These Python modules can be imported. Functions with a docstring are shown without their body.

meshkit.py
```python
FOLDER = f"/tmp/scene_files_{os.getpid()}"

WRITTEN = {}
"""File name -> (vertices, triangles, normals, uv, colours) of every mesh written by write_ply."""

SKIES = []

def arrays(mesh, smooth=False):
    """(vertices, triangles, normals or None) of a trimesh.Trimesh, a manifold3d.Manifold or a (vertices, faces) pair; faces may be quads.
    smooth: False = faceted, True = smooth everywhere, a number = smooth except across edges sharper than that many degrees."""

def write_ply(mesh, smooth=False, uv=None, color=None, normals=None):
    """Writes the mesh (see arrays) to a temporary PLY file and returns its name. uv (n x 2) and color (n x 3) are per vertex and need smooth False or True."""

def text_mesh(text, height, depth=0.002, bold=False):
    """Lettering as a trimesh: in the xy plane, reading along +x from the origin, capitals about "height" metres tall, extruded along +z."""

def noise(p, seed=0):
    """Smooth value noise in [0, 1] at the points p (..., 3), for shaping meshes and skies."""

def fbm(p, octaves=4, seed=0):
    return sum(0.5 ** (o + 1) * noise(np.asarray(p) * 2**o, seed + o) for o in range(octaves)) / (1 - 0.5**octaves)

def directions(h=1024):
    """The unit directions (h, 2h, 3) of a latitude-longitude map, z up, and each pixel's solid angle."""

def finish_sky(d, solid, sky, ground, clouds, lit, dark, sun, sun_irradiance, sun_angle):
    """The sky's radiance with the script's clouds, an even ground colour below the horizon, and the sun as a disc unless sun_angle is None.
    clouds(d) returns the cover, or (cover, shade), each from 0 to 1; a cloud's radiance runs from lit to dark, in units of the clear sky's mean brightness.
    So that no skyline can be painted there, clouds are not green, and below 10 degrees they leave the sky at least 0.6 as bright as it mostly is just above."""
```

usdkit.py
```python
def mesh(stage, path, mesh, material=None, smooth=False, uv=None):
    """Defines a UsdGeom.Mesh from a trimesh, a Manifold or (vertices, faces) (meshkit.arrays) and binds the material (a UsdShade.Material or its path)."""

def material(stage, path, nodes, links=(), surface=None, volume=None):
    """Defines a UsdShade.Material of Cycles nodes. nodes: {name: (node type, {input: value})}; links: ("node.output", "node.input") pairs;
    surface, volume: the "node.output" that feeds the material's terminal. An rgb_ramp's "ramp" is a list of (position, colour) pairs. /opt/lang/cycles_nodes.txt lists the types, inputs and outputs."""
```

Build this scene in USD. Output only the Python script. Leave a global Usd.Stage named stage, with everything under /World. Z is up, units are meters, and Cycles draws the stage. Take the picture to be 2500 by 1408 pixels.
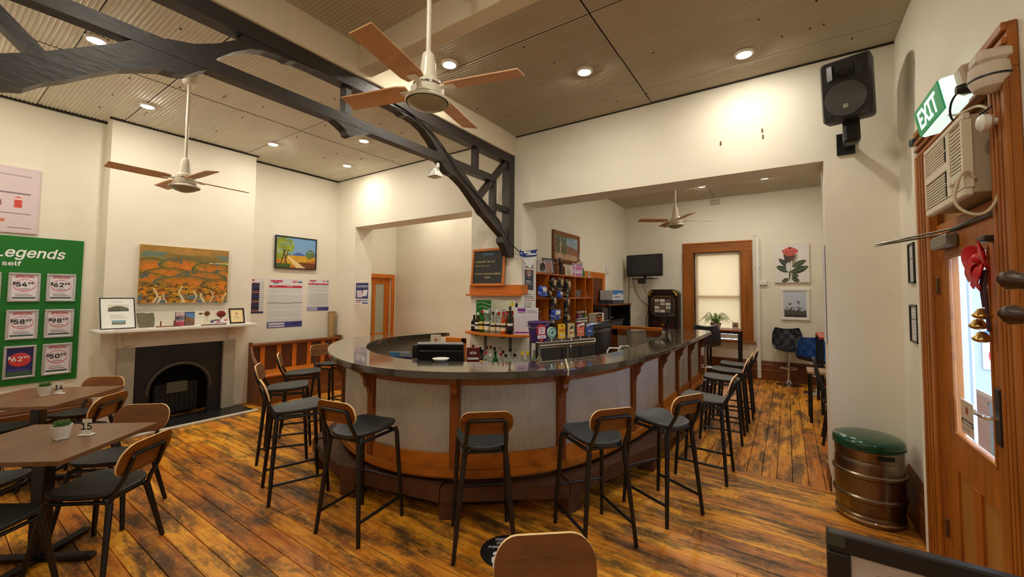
import math, random, zlib, numpy as np, trimesh, usdkit, meshkit
from pxr import Usd, UsdGeom, UsdLux, UsdShade, Sdf, Gf, Vt
from shapely.geometry import Polygon, LineString, Point
from shapely.ops import unary_union
from scipy.interpolate import splprep, splev

stage = Usd.Stage.CreateInMemory()
UsdGeom.Xform.Define(stage, '/World'); UsdGeom.Scope.Define(stage, '/World/Looks')
PI = math.pi
# ---------------------------------------------------------------- camera
F, YAW, PITCH, ROLL, CX, CY = 988.94, math.radians(-33.897), math.radians(2.6296), math.radians(0.4662), 1256.35, 672.78
_f = np.array([math.sin(YAW)*math.cos(PITCH), math.cos(YAW)*math.cos(PITCH), math.sin(PITCH)])
_r = np.array([math.cos(YAW), -math.sin(YAW), 0]); _u = np.cross(_r, _f)
_r2 = math.cos(ROLL)*_r+math.sin(ROLL)*_u; _u2 = -math.sin(ROLL)*_r+math.cos(ROLL)*_u
cam = UsdGeom.Camera.Define(stage, '/World/camera')
cam.CreateHorizontalApertureAttr(36.0); cam.CreateVerticalApertureAttr(36.0*1408/2500)
cam.CreateFocalLengthAttr(F/2500*36)
cam.CreateHorizontalApertureOffsetAttr((1250-CX)/2500*36); cam.CreateVerticalApertureOffsetAttr(-(704-CY)/2500*36)
cam.CreateClippingRangeAttr((0.03, 500))
cam.AddTransformOp().Set(Gf.Matrix4d(*_r2, 0, *_u2, 0, *(-_f), 0, 0, 0, 1.6, 1))
EXPOSURE = 0.0
cam.CreateExposureAttr(EXPOSURE)
# ---------------------------------------------------------------- sky
def s(r, g=None, b=None):
    c = np.array([r, g, b] if g is not None else [r, r, r], float)/255
    return tuple(np.where(c <= .04045, c/12.92, ((c+.055)/1.055)**2.4))
dome = UsdLux.DomeLight.Define(stage, '/World/daylight')
dome.CreateIntensityAttr(1.0); dome.CreateColorAttr(Gf.Vec3f(1.55, 2.1, 3.2))
LAMP_COLOR, LAMP_POWER = (1.0, .925, .78), 470.0
rng = random.Random(7)
# ---------------------------------------------------------------- materials
MATS = {}
def mat(name, col, rough=.5, metal=0., var=0., scale=6., stretch=(1,1,1), bump=0., bscale=60., coat=0., trans=0., emit=0., spec=.5, rnd=0., world=False, col2=None, ior=1.5, sheen=0., alpha=None):
    """a principled material whose colour varies with noise (var, between col and col2) and from object to object (rnd)"""
    if name in MATS: return MATS[name]
    col = np.array(col, float)
    n = {'p': ('principled_bsdf', {'base_color': tuple(col), 'roughness': rough, 'metallic': metal, 'coat_weight': coat, 'transmission_weight': trans, 'specular_ior_level': spec, 'ior': ior, 'sheen_weight': sheen})}
    l = []
    if emit: n['p'][1].update(emission_color=tuple(col), emission_strength=emit)
    if var or bump:
        if world: n['g'] = ('geometry', {}); src = 'g.position'
        else: n['g'] = ('texture_coordinate', {}); src = 'g.object'
        n['m'] = ('mapping', {'mapping_type': 'point', 'scale': tuple(stretch)}); l.append((src, 'm.vector'))
    out = None
    if var:
        n['n'] = ('noise_texture', {'scale': scale, 'detail': 5., 'roughness': .6}); l.append(('m.vector', 'n.vector'))
        c2 = np.array(col2 if col2 is not None else col*.45)
        n['r'] = ('rgb_ramp', {'ramp': [(.5-.28, tuple(col*(1-var)+c2*var)), (.5, tuple(col)), (.5+.28, tuple(np.minimum(col*(1+.35*var), 1)))]}); l.append(('n.fac', 'r.fac'))
        out = 'r.color'
    if rnd:
        n['oi'] = ('object_info', {}); n['mr'] = ('map_range', {'to_min': 1-rnd, 'to_max': 1+rnd}); l.append(('oi.random', 'mr.value'))
        n['h'] = ('hsv', {'color': tuple(col)}); l.append(('mr.result', 'h.value'))
        if out: l.append((out, 'h.color'))
        out = 'h.color'
    if out: l.append((out, 'p.base_color'))
    if bump:
        n['bn'] = ('noise_texture', {'scale': bscale, 'detail': 3.}); l.append(('m.vector', 'bn.vector'))
        n['b'] = ('bump', {'strength': bump, 'distance': .01}); l += [('bn.fac', 'b.height'), ('b.normal', 'p.normal')]
    MATS[name] = usdkit.material(stage, '/World/Looks/'+name, n, l, surface='p.BSDF'); return MATS[name]
def timber(name, a, b, axis, rough=.45, coat=.0, rnd=.12, scale=5., bump=.15):
    st = {'x': (.12, 1, 1), 'y': (1, .12, 1), 'z': (1, 1, .12)}[axis]
    return mat(name, a, rough, var=.85, col2=b, scale=scale*2.2, stretch=st, bump=bump, bscale=45, coat=coat, rnd=rnd)
def glass_pane(name, tint=(.95, .97, .98), gloss=.06):
    if name not in MATS:
        MATS[name] = usdkit.material(stage, '/World/Looks/'+name, {'t': ('transparent_bsdf', {'color': tint}), 'g': ('glossy_bsdf', {'roughness': .02}), 'w': ('layer_weight', {'blend': .5}), 'pw': ('math', {'math_type': 'power', 'value2': 5.}), 'f': ('math', {'math_type': 'multiply_add', 'value2': .6, 'value3': .03}), 'm': ('mix_closure', {})},
            [('w.facing', 'pw.value1'), ('pw.value', 'f.value1'), ('f.value', 'm.fac'), ('t.BSDF', 'm.closure1'), ('g.BSDF', 'm.closure2')], surface='m.closure')
    return MATS[name]
MATS['print'] = usdkit.material(stage, '/World/Looks/print', {'a': ('attribute', {'attribute': 'pcol'}), 'p': ('principled_bsdf', {'roughness': .55})}, [('a.color', 'p.base_color')], surface='p.BSDF')
MATS['print_glossy'] = usdkit.material(stage, '/World/Looks/print_glossy', {'a': ('attribute', {'attribute': 'pcol'}), 'p': ('principled_bsdf', {'roughness': .12})}, [('a.color', 'p.base_color')], surface='p.BSDF')
# ---------------------------------------------------------------- scene helpers
USED = {}
def numbered(parent, name):
    k = (parent, name); n = USED.get(k, 0); USED[k] = n+1
    return f'{parent}/{name}' + (f'_{n:03d}' if n else '')
class Node:
    def __init__(self, path, M): self.path, self.M, self.prim = path, M, stage.GetPrimAtPath(path)
W0 = Node('/World', np.eye(4))
def rotz(a):
    M = np.eye(4); c, t = math.cos(a), math.sin(a); M[:2, :2] = [[c, -t], [t, c]]; return M
def trans(x, y, z=0):
    M = np.eye(4); M[:3, 3] = (x, y, z); return M
def tag(o, label=None, cat=None, group=None, kind=None):
    for k, v in (('label', label), ('category', cat), ('group', group), ('kind', kind)):
        if v: o.prim.SetCustomDataByKey(k, v)
    return o
def thing(name, label, cat, loc=(0, 0, 0), a=0., group=None, tilt=None):
    path = numbered('/World', name); x = UsdGeom.Xform.Define(stage, path)
    M = trans(*loc) @ rotz(a)
    if tilt is not None: M = M @ tilt
    x.AddTransformOp().Set(Gf.Matrix4d(*[float(v) for v in M.T.ravel()]))
    return tag(Node(path, M), label, cat, group)
def obj(name, m, material, parent=W0, smooth=False, world=False, label=None, kind=None, pcol=None):
    """one Mesh prim; world: the mesh is in world coordinates, brought into the parent's"""
    path = numbered(parent.path, name)
    v, f, n = meshkit.arrays(m, smooth)
    if world and parent is not W0:
        I = np.linalg.inv(parent.M); v = v @ I[:3, :3].T + I[:3, 3]
        if n is not None: n = n @ I[:3, :3].T
    me = UsdGeom.Mesh.Define(stage, path)
    me.CreatePointsAttr(Vt.Vec3fArray.FromNumpy(np.ascontiguousarray(v, np.float32)))
    me.CreateFaceVertexCountsAttr(Vt.IntArray.FromNumpy(np.full(len(f), 3, np.int32)))
    me.CreateFaceVertexIndicesAttr(Vt.IntArray.FromNumpy(np.ascontiguousarray(f, np.int32).ravel()))
    me.CreateSubdivisionSchemeAttr('none')
    if n is not None:
        me.CreateNormalsAttr(Vt.Vec3fArray.FromNumpy(np.ascontiguousarray(n, np.float32))); me.SetNormalsInterpolation('vertex')
    if pcol is not None:
        UsdGeom.PrimvarsAPI(me).CreatePrimvar('pcol', Sdf.ValueTypeNames.Color3fArray, 'vertex').Set(Vt.Vec3fArray.FromNumpy(np.ascontiguousarray(pcol, np.float32)))
    UsdShade.MaterialBindingAPI.Apply(me.GetPrim()).Bind(material)
    o = Node(path, parent.M)
    if label: o.prim.SetCustomDataByKey('label', label)
    if kind: o.prim.SetCustomDataByKey('kind', kind)
    return o
def struct(name, m, material, **k):
    o = obj(name, m, material, **k); return tag(o, kind='structure')
def dup(src, loc, a=0., label=None, group=None):
    was = src.prim.GetCustomData(); base = src.path.split('/')[-1]
    if base[-4] == '_' and base[-3:].isdigit(): base = base[:-4]
    r = thing(base, label or was['label'], was['category'], loc, a, group or was.get('group'))
    r.prim.GetReferences().AddInternalReference(src.path); r.prim.SetInstanceable(True)
    return r
# ---------------------------------------------------------------- mesh helpers
def cat(ms): return trimesh.util.concatenate([m if isinstance(m, trimesh.Trimesh) else trimesh.Trimesh(*m, process=False) for m in ms])
def TR(m, M): m = m.copy(); m.apply_transform(M); return m
_cb = trimesh.convex.convex_hull(np.array([[x*(1 if k == 0 else .9), y*(1 if k == 1 else .9), z*(1 if k == 2 else .9)] for x in (-1, 1) for y in (-1, 1) for z in (-1, 1) for k in range(3)]))
_cv = np.array(_cb.vertices); _cf = np.array(_cb.faces)
def box(x0, x1, y0, y1, z0, z1, c=0.):
    lo, hi = np.array([min(x0, x1), min(y0, y1), min(z0, z1)], float), np.array([max(x0, x1), max(y0, y1), max(z0, z1)], float)
    if not c:
        m = trimesh.creation.box(hi-lo); m.apply_translation((lo+hi)/2); return m
    h = (hi-lo)/2; c = min(c, h.min()*.9)
    v = np.sign(_cv)*np.where(np.abs(_cv) > .95, h, h-c)
    return trimesh.Trimesh(v+(lo+hi)/2, _cf, process=False)
def cbox(cx, cy, cz, sx, sy, sz, c=0., a=0.):
    m = box(-sx/2, sx/2, -sy/2, sy/2, -sz/2, sz/2, c)
    if a: m.apply_transform(rotz(a))
    m.apply_translation((cx, cy, cz)); return m
def tube(pts, r, n=8, caps=True):
    p = np.array(pts, float); r = np.broadcast_to(np.array(r, float), (len(p),))
    t = np.gradient(p, axis=0) if len(p) > 2 else np.repeat((p[1]-p[0])[None], 2, 0)
    t /= np.linalg.norm(t, axis=1, keepdims=True)+1e-12
    up = np.array([0, 0, 1.]) if np.abs(t[:, 2]).max() < .95 else np.array([.3, 1., 0.1])
    a = np.cross(t, up); a /= np.linalg.norm(a, axis=1, keepdims=True)+1e-9; b = np.cross(t, a)
    ang = np.arange(n)*2*PI/n
    v = p[:, None]+r[:, None, None]*(np.cos(ang)[None, :, None]*a[:, None]+np.sin(ang)[None, :, None]*b[:, None])
    v = v.reshape(-1, 3); F_ = []
    for i in range(len(p)-1):
        for j in range(n):
            k = (j+1) % n; F_ += [[i*n+j, i*n+k, (i+1)*n+k], [i*n+j, (i+1)*n+k, (i+1)*n+j]]
    if caps:
        v = np.vstack([v, p[0], p[-1]]); A, B = len(v)-2, len(v)-1; q = (len(p)-1)*n
        for j in range(n): F_ += [[A, (j+1) % n, j], [B, q+j, q+(j+1) % n]]
    m = trimesh.Trimesh(v, F_, process=False); m.fix_normals() if len(v) < 3000 else None; return m
def bar(a, b, w, d=None):
    """a square bar from a to b"""
    a, b = np.array(a, float), np.array(b, float); d = d or w; L = np.linalg.norm(b-a); t = (b-a)/L
    up = np.array([0, 0, 1.]) if abs(t[2]) < .9 else np.array([0, 1., 0]); x = np.cross(up, t); x /= np.linalg.norm(x); y = np.cross(t, x)
    m = box(-w/2, w/2, -d/2, d/2, 0, L, min(w, d)*.2); M = np.eye(4); M[:3, 0], M[:3, 1], M[:3, 2], M[:3, 3] = x, y, t, a
    m.apply_transform(M); return m
def lathe(prof, n=24):
    """prof: (radius, z) from bottom to top"""
    p = np.array(prof, float); ang = np.arange(n)*2*PI/n
    v = np.stack([p[:, 0][:, None]*np.cos(ang), p[:, 0][:, None]*np.sin(ang), np.repeat(p[:, 1][:, None], n, 1)], -1).reshape(-1, 3); F_ = []
    for i in range(len(p)-1):
        for j in range(n):
            k = (j+1) % n; F_ += [[i*n+j, i*n+k, (i+1)*n+k], [i*n+j, (i+1)*n+k, (i+1)*n+j]]
    v = np.vstack([v, [0, 0, p[0, 1]], [0, 0, p[-1, 1]]]); A, B = len(v)-2, len(v)-1; q = (len(p)-1)*n
    for j in range(n): F_ += [[A, (j+1) % n, j], [B, q+j, q+(j+1) % n]]
    return trimesh.Trimesh(v, F_, process=False)
def prism(poly, h, M=None):
    """a shapely polygon in xy extruded to z = h, then placed by M"""
    m = trimesh.creation.extrude_polygon(poly if isinstance(poly, Polygon) else Polygon(poly), h)
    if M is not None: m.apply_transform(M)
    return m
def frame_M(o, u, v):
    u = np.array(u, float); u /= np.linalg.norm(u); v = np.array(v, float); v /= np.linalg.norm(v); M = np.eye(4)
    M[:3, 0], M[:3, 1], M[:3, 2], M[:3, 3] = u, v, np.cross(u, v), o; return M
def rrect(w, h, r, n=5, cx=0, cy=0):
    P = []
    for sx, sy, a0 in ((1, 1, 0), (-1, 1, 90), (-1, -1, 180), (1, -1, 270)):
        for k in range(n+1):
            a = math.radians(a0+90*k/n); P.append((cx+sx*(w/2-r)+r*math.cos(a), cy+sy*(h/2-r)+r*math.sin(a)))
    return np.array(P)
def rings(R, closed_top=True, closed_bot=True):
    """a skin over rings of equal numbers of points, listed bottom to top"""
    n = len(R[0]); v = np.vstack(R); F_ = []
    for i in range(len(R)-1):
        for j in range(n):
            k = (j+1) % n; F_ += [[i*n+j, i*n+k, (i+1)*n+k], [i*n+j, (i+1)*n+k, (i+1)*n+j]]
    c = []
    if closed_bot: v = np.vstack([v, np.mean(R[0], 0)]); F_ += [[len(v)-1, (j+1) % n, j] for j in range(n)]
    if closed_top: v = np.vstack([v, np.mean(R[-1], 0)]); q = (len(R)-1)*n; F_ += [[len(v)-1, q+j, q+(j+1) % n] for j in range(n)]
    return trimesh.Trimesh(v, F_, process=False)
def picture(name, parent, o, u, v, w, h, fn, nx, ny, glossy=False, label=None):
    """flat print: a fine grid whose vertices carry the colours of fn(U, V) (sRGB 0..255)"""
    U, V = np.meshgrid(np.linspace(0, 1, nx+1), np.linspace(0, 1, ny+1)); U, V = U.ravel(), V.ravel()
    u, v = np.array(u, float), np.array(v, float); P = np.array(o, float)+U[:, None]*w*u+V[:, None]*h*v
    i, j = np.meshgrid(np.arange(nx), np.arange(ny)); a = (j*(nx+1)+i).ravel(); q = np.stack([a, a+1, a+nx+2, a+nx+1], 1)
    C = np.clip(np.array(fn(U, V), float), 0, 255)/255; C = np.where(C <= .04045, C/12.92, ((C+.055)/1.055)**2.4)
    return obj(name, (P, q), MATS['print_glossy' if glossy else 'print'], parent, world=True, pcol=C, label=label)
def layers(bg, *ls):
    """paint layers: (mask function, colour)"""
    def fn(U, V):
        C = np.array(bg(U, V) if callable(bg) else np.tile(np.array(bg, float), (len(U), 1)), float)
        for m, c in ls:
            k = m(U, V); C[k] = (c(U[k], V[k]) if callable(c) else np.array(c, float))
        return C
    return fn
def R_(x0, x1, y0, y1): return lambda U, V: (U > x0) & (U < x1) & (V > y0) & (V < y1)
def E_(cx, cy, a, b): return lambda U, V: ((U-cx)/a)**2+((V-cy)/b)**2 < 1
def lines_(x0, x1, y0, y1, n, duty=.4, seed=0):
    def f(U, V):
        k = np.floor((V-y0)/(y1-y0)*n); fr = (V-y0)/(y1-y0)*n-k
        end = x1-(x1-x0)*.35*np.abs(np.sin(k*12.9898+seed)); return (U > x0) & (U < end) & (V > y0) & (V < y1) & (fr < duty)
    return f
def nz(U, V, sc, seed=0, oct=4):
    return meshkit.fbm(np.stack([U*sc, V*sc, np.full(len(U), seed*7.3)], 1), octaves=oct) if True else 0
TXT = {}
def text(name, t, h, o, u, v, material, parent, bold=False, center=False, width=None, slant=0., label=None):
    k = (t, h, bold)
    if k not in TXT: TXT[k] = meshkit.text_mesh(t, h, .0012, bold)
    m = TXT[k].copy()
    if slant: m.vertices[:, 0] += slant*m.vertices[:, 1]
    x0, x1 = m.bounds[0][0], m.bounds[1][0]
    if width: m.vertices[:, 0] = (m.vertices[:, 0]-x0)*width/(x1-x0); x0, x1 = 0, width
    if center: m.vertices[:, 0] -= (x0+x1)/2
    return obj(name, TR(m, frame_M(o, u, v)), material, parent, world=True, label=label)
# ================================================================ SETTING
CEIL, XL, XR, YA, YB, YF, YK = 3.635, -6.797, .746, 4.289, 4.64, -.40, 9.26   # YA..YB: the far wall with its two openings; YK: back of the far room
plaster = mat('cream_plaster', s(236, 230, 214), .75, var=.10, scale=2.5, world=True, col2=s(222, 210, 184), bump=.12, bscale=18, spec=.25)
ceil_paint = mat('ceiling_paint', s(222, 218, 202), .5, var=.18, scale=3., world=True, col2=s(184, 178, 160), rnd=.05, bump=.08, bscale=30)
ceil_paint2 = mat('ceiling_paint_right', s(186, 176, 154), .5, var=.2, scale=3., world=True, col2=s(146, 136, 112), rnd=.05, bump=.08, bscale=30)  # ceiling paint darkened: dimmer light of right bay and far room put into colour
beam_paint = mat('beam_paint', s(226, 214, 188), .7, var=.08, scale=4, world=True)
truss_paint = mat('truss_paint', s(50, 45, 42), .40, var=.5, scale=14, stretch=(1, .3, 1), col2=s(34, 30, 27), bump=.2, bscale=50)
pine_x = timber('pine_x', s(136, 74, 14), s(78, 36, 5), 'x'); pine_y = timber('pine_y', s(136, 74, 14), s(78, 36, 5), 'y'); pine_z = timber('pine_z', s(122, 62, 11), s(70, 32, 5), 'z')
rail_x = timber('rail_pine', s(176, 102, 20), s(112, 56, 8), 'x'); door_z = timber('door_pine_z', s(160, 92, 22), s(98, 50, 8), 'z'); door_y = timber('door_pine_y', s(160, 92, 22), s(98, 50, 8), 'y'); door_x = timber('door_pine_x', s(160, 92, 22), s(98, 50, 8), 'x')
orange_x = timber('orange_x', s(206, 114, 24), s(164, 80, 12), 'x'); orange_y = timber('orange_y', s(206, 114, 24), s(164, 80, 12), 'y'); orange_z = timber('orange_z', s(206, 114, 24), s(164, 80, 12), 'z')
brown_y = timber('brown_y', s(118, 64, 16), s(68, 32, 6), 'y'); brown_z = timber('brown_z', s(118, 64, 16), s(68, 32, 6), 'z'); brown_x = timber('brown_x', s(118, 64, 16), s(68, 32, 6), 'x')
black_metal = mat('black_metal', s(15, 15, 17), .38, spec=.5)
black_plastic = mat('black_plastic', s(22, 22, 24), .35)
white_paint = mat('white_paint', s(236, 234, 228), .4)
white_plastic = mat('white_plastic', s(232, 230, 222), .35)
chrome = mat('chrome', s(220, 220, 225), .12, metal=1.)
steel = mat('brushed_steel', s(170, 165, 155), .32, metal=1., var=.25, scale=12, stretch=(1, 1, 4))
cream_enamel = mat('cream_enamel', s(232, 226, 208), .3)
dark_void = mat('dark_void', s(14, 12, 11), .9)
# floor boards: worn, stained timber. Dirt lies in world-space patches over the grain of each board
def floor_mat(name, axis):
    st = (.55, 7, 7) if axis == 'x' else (7, .55, 7)
    n = {'g': ('geometry', {}), 'm': ('mapping', {'scale': st}), 'gr': ('noise_texture', {'scale': 4.2, 'detail': 8., 'roughness': .7, 'distortion': .6}),
         'm2': ('mapping', {'scale': (1.0, 4.2, 1) if axis == 'x' else (4.2, 1.0, 1)}), 'pa': ('noise_texture', {'scale': 1.7, 'detail': 7., 'roughness': .68, 'distortion': .4}),
         'fi': ('noise_texture', {'scale': 22., 'detail': 5., 'roughness': .75}),
         'r1': ('rgb_ramp', {'ramp': [(.3, s(166, 88, 18)), (.45, s(224, 136, 34)), (.6, s(246, 170, 58)), (.75, s(252, 200, 104))]}),
         'oi': ('object_info', {}), 'hr': ('map_range', {'to_min': .492, 'to_max': .512}), 'vr': ('map_range', {'to_min': .72, 'to_max': 1.2}), 'hsv': ('hsv', {}),
         'add': ('math', {'math_type': 'multiply_add', 'value2': .30}), 'r2': ('rgb_ramp', {'ramp': [(.60, (0, 0, 0)), (.68, (.5,)*3), (.77, (.9,)*3)]}),
         'mx': ('mix', {'mix_type': 'mix', 'color2': s(62, 46, 28)}), 'rr': ('map_range', {'from_min': .3, 'from_max': .7, 'to_min': .28, 'to_max': .55}),
         'b': ('bump', {'strength': .25, 'distance': .004}), 'p': ('principled_bsdf', {'specular_ior_level': .45})}
    l = [('g.position', 'm.vector'), ('m.vector', 'gr.vector'), ('g.position', 'm2.vector'), ('m2.vector', 'pa.vector'), ('g.position', 'fi.vector'), ('gr.fac', 'r1.fac'), ('oi.random', 'hr.value'), ('oi.random', 'vr.value'),
         ('hr.result', 'hsv.hue'), ('vr.result', 'hsv.value'), ('r1.color', 'hsv.color'), ('fi.fac', 'add.value1'), ('pa.fac', 'add.value3'), ('add.value', 'r2.fac'), ('r2.color', 'mx.fac'), ('hsv.color', 'mx.color1'),
         ('mx.color', 'p.base_color'), ('pa.fac', 'rr.value'), ('rr.result', 'p.roughness'), ('gr.fac', 'b.height'), ('b.normal', 'p.normal')]
    return usdkit.material(stage, '/World/Looks/'+name, n, l, surface='p.BSDF')
fl_x, fl_y = floor_mat('floor_boards_x', 'x'), floor_mat('floor_boards_y', 'y')
floor = struct('floor', box(-7.5, 1.1, -1.5, 9.6, -.2, -.016), mat('subfloor', s(30, 22, 14), .9))
W_ = .116
def boards(u0, u1, v0, v1, axis):
    v = v0
    while v < v1-.02:
        w = min(W_, v1-v); u = u0; first = True
        while u < u1-.01:
            L = rng.uniform(.5, 2.6) if first else rng.uniform(1.5, 3.2); first = False
            e = min(u+L, u1); e = u1 if u1-e < .4 else e; dz = rng.uniform(-.0012, 0)
            a = (u+.001, e-.001, v+.0022, v+w-.0022); q = a if axis == 'x' else (a[2], a[3], a[0], a[1])
            obj('board', box(*q, -.018, dz, .0015), fl_x if axis == 'x' else fl_y, floor); u = e
        v += w
boards(-6.8, .746, YF, YA+.02, 'x')
boards(YA+.02, YK, -3.12, .746, 'y')
obj('hall_floor', box(-7.3, -3.13, YA+.02, 6.05, -.018, 0), fl_x, floor)
# walls
def xz(poly, y0, y1): return prism(poly, y1-y0, np.array([[1, 0, 0, 0], [0, 0, -1, y1], [0, 1, 0, 0], [0, 0, 0, 1.]]))   # polygon in (x, z), from y0 to y1
def yz(poly, x0, x1): return prism(poly, x1-x0, np.array([[0, 0, 1, x0], [1, 0, 0, 0], [0, 1, 0, 0], [0, 0, 0, 1.]]))    # polygon in (y, z), from x0 to x1
def pbox(a, b, c, d): return Polygon([(a, c), (b, c), (b, d), (a, d)])
TOP = 3.8
struct('wall_far', xz(pbox(-7.3, 1.05, 0, TOP).difference(unary_union([pbox(-6.243, -3.605, -.1, 2.75), pbox(-2.774, .28, -.1, 2.757)])), YA, YB), plaster)
obj('screw_mark', cat([cbox(x, YA-.004, z, .012, .01, .03) for x, z in ((-.50, 3.07), (-.16, 3.12), (-.155, 3.06))]), mat('screw_mark', s(110, 84, 54), .8), Node('/World/wall_far', np.eye(4)), kind='stuff')
wl = struct('wall_left', box(-7.1, XL, -1.5, YA, 0, TOP), plaster)
obj('chimney_breast', yz(pbox(1.24, 2.80, 0, TOP).difference(pbox(1.52, 2.42, -.1, .93)), XL, -6.55), plaster, wl)
struct('wall_right', yz(pbox(-1.5, 9.6, -.2, TOP).difference(pbox(2.45, 3.36, -.1, 2.56)), XR, XR+.04), plaster)
struct('wall_front', xz(pbox(-7.1, 1.05, 0, TOP), YF-.3, YF), plaster)
struct('wall_back', xz(pbox(-3.5, 1.05, 0, TOP).difference(pbox(-1.62, -.74, .72, 2.53)), YK, YK+.28), plaster)
struct('wall_inner', yz(pbox(YB, YK+.28, 0, TOP).difference(pbox(6.95, 7.72, 1.12, 1.93)), -3.32, -3.12), plaster)
wh = struct('wall_hall', box(-7.3, -3.32, 6.0, 6.2, 0, TOP), plaster)
struct('wall_hall_left', yz(pbox(YB, 6.0, 0, TOP).difference(pbox(5.08, 5.88, -.1, 1.93)), -7.4, -7.22), plaster)
# ceiling of ripple iron sheets
cl = struct('ceiling', cat([box(-7.5, 1.1, -1.5, YB, CEIL+.05, CEIL+.12), box(-7.5, 1.1, YB, 9.6, CEIL+.05, CEIL+.12)]), mat('roof_void', s(46, 40, 32), .9))
def ripple(x0, x1, y0, y1, z, pitch=.03, amp=.0045):
    n = max(2, int(round((y1-y0)/pitch*6))); y = np.linspace(y0, y1, n+1); zz = z+amp*np.cos((y-y0)/pitch*2*PI)
    v = np.vstack([np.c_[np.full(n+1, x), y, zz] for x in (x0, x1)]); i = np.arange(n)
    return v, np.stack([i, i+1, i+n+2, i+n+1], 1)
def sheets(xs, ys, mt):
    for i in range(len(xs)-1):
        for j in range(len(ys)-1):
            obj('ceiling_sheet', ripple(xs[i]+.004, xs[i+1]-.004, ys[j]+.004, ys[j+1]-.004, CEIL+.003*(i % 2)+.004*(j % 2)), mt, cl, smooth=True)
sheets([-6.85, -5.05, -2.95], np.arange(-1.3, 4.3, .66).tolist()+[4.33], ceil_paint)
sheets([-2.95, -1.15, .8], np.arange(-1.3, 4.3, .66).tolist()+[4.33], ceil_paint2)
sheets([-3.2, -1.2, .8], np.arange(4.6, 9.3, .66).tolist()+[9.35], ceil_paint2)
sheets([-7.3, -5.1, -3.2], [4.6, 5.3, 6.1], ceil_paint)
fix = cat([trimesh.creation.icosphere(1, .007).apply_translation((rng.uniform(-6.7, .7), rng.choice(np.arange(-.9, 4.2, .33)), CEIL-.002)) for _ in range(110)])
obj('fixing_nails', fix, mat('nail_head', s(60, 52, 42), .6), cl, kind='stuff')
# boxed beams
struct('trim_1', box(-3.13, -2.87, YF, YA, 3.38, CEIL+.02, .006), beam_paint)
struct('trim_2', box(-2.87, XR, 1.96, 2.10, 3.42, CEIL+.02, .006), beam_paint)
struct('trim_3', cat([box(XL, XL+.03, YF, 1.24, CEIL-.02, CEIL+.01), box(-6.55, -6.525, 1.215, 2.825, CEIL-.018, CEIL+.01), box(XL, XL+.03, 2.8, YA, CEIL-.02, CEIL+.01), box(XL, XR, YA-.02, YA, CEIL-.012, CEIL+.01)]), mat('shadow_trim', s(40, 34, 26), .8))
# skirting boards
def skirt(name, prof_len, M, h, t, mt):
    P = Polygon([(0, 0), (t, 0), (t, h*.52), (t*.8, h*.56), (t*.8, h*.8), (t*.55, h*.84), (t*.6, h*.9), (t*.25, h), (0, h)])
    struct(name, prism(P, prof_len, M), mt)
def skM(o, along, out): return frame_M(o, out, (0, 0, 1)) if np.allclose(np.cross(out, (0, 0, 1)), along) else frame_M(np.array(o, float)+0, out, (0, 0, 1))
skirt('baseboard_left', 1.64, frame_M((XL, 1.24, 0), (1, 0, 0), (0, 0, 1)), .34, .035, brown_y)     # z axis of the frame runs along -y
skirt('baseboard_left_2', .12, frame_M((XL, 2.93, 0), (1, 0, 0), (0, 0, 1)), .34, .035, brown_y)
skirt('baseboard_right', .60, frame_M((XR, 3.66, 0), (-1, 0, 0), (0, 0, 1)), .345, .035, brown_y)
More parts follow.
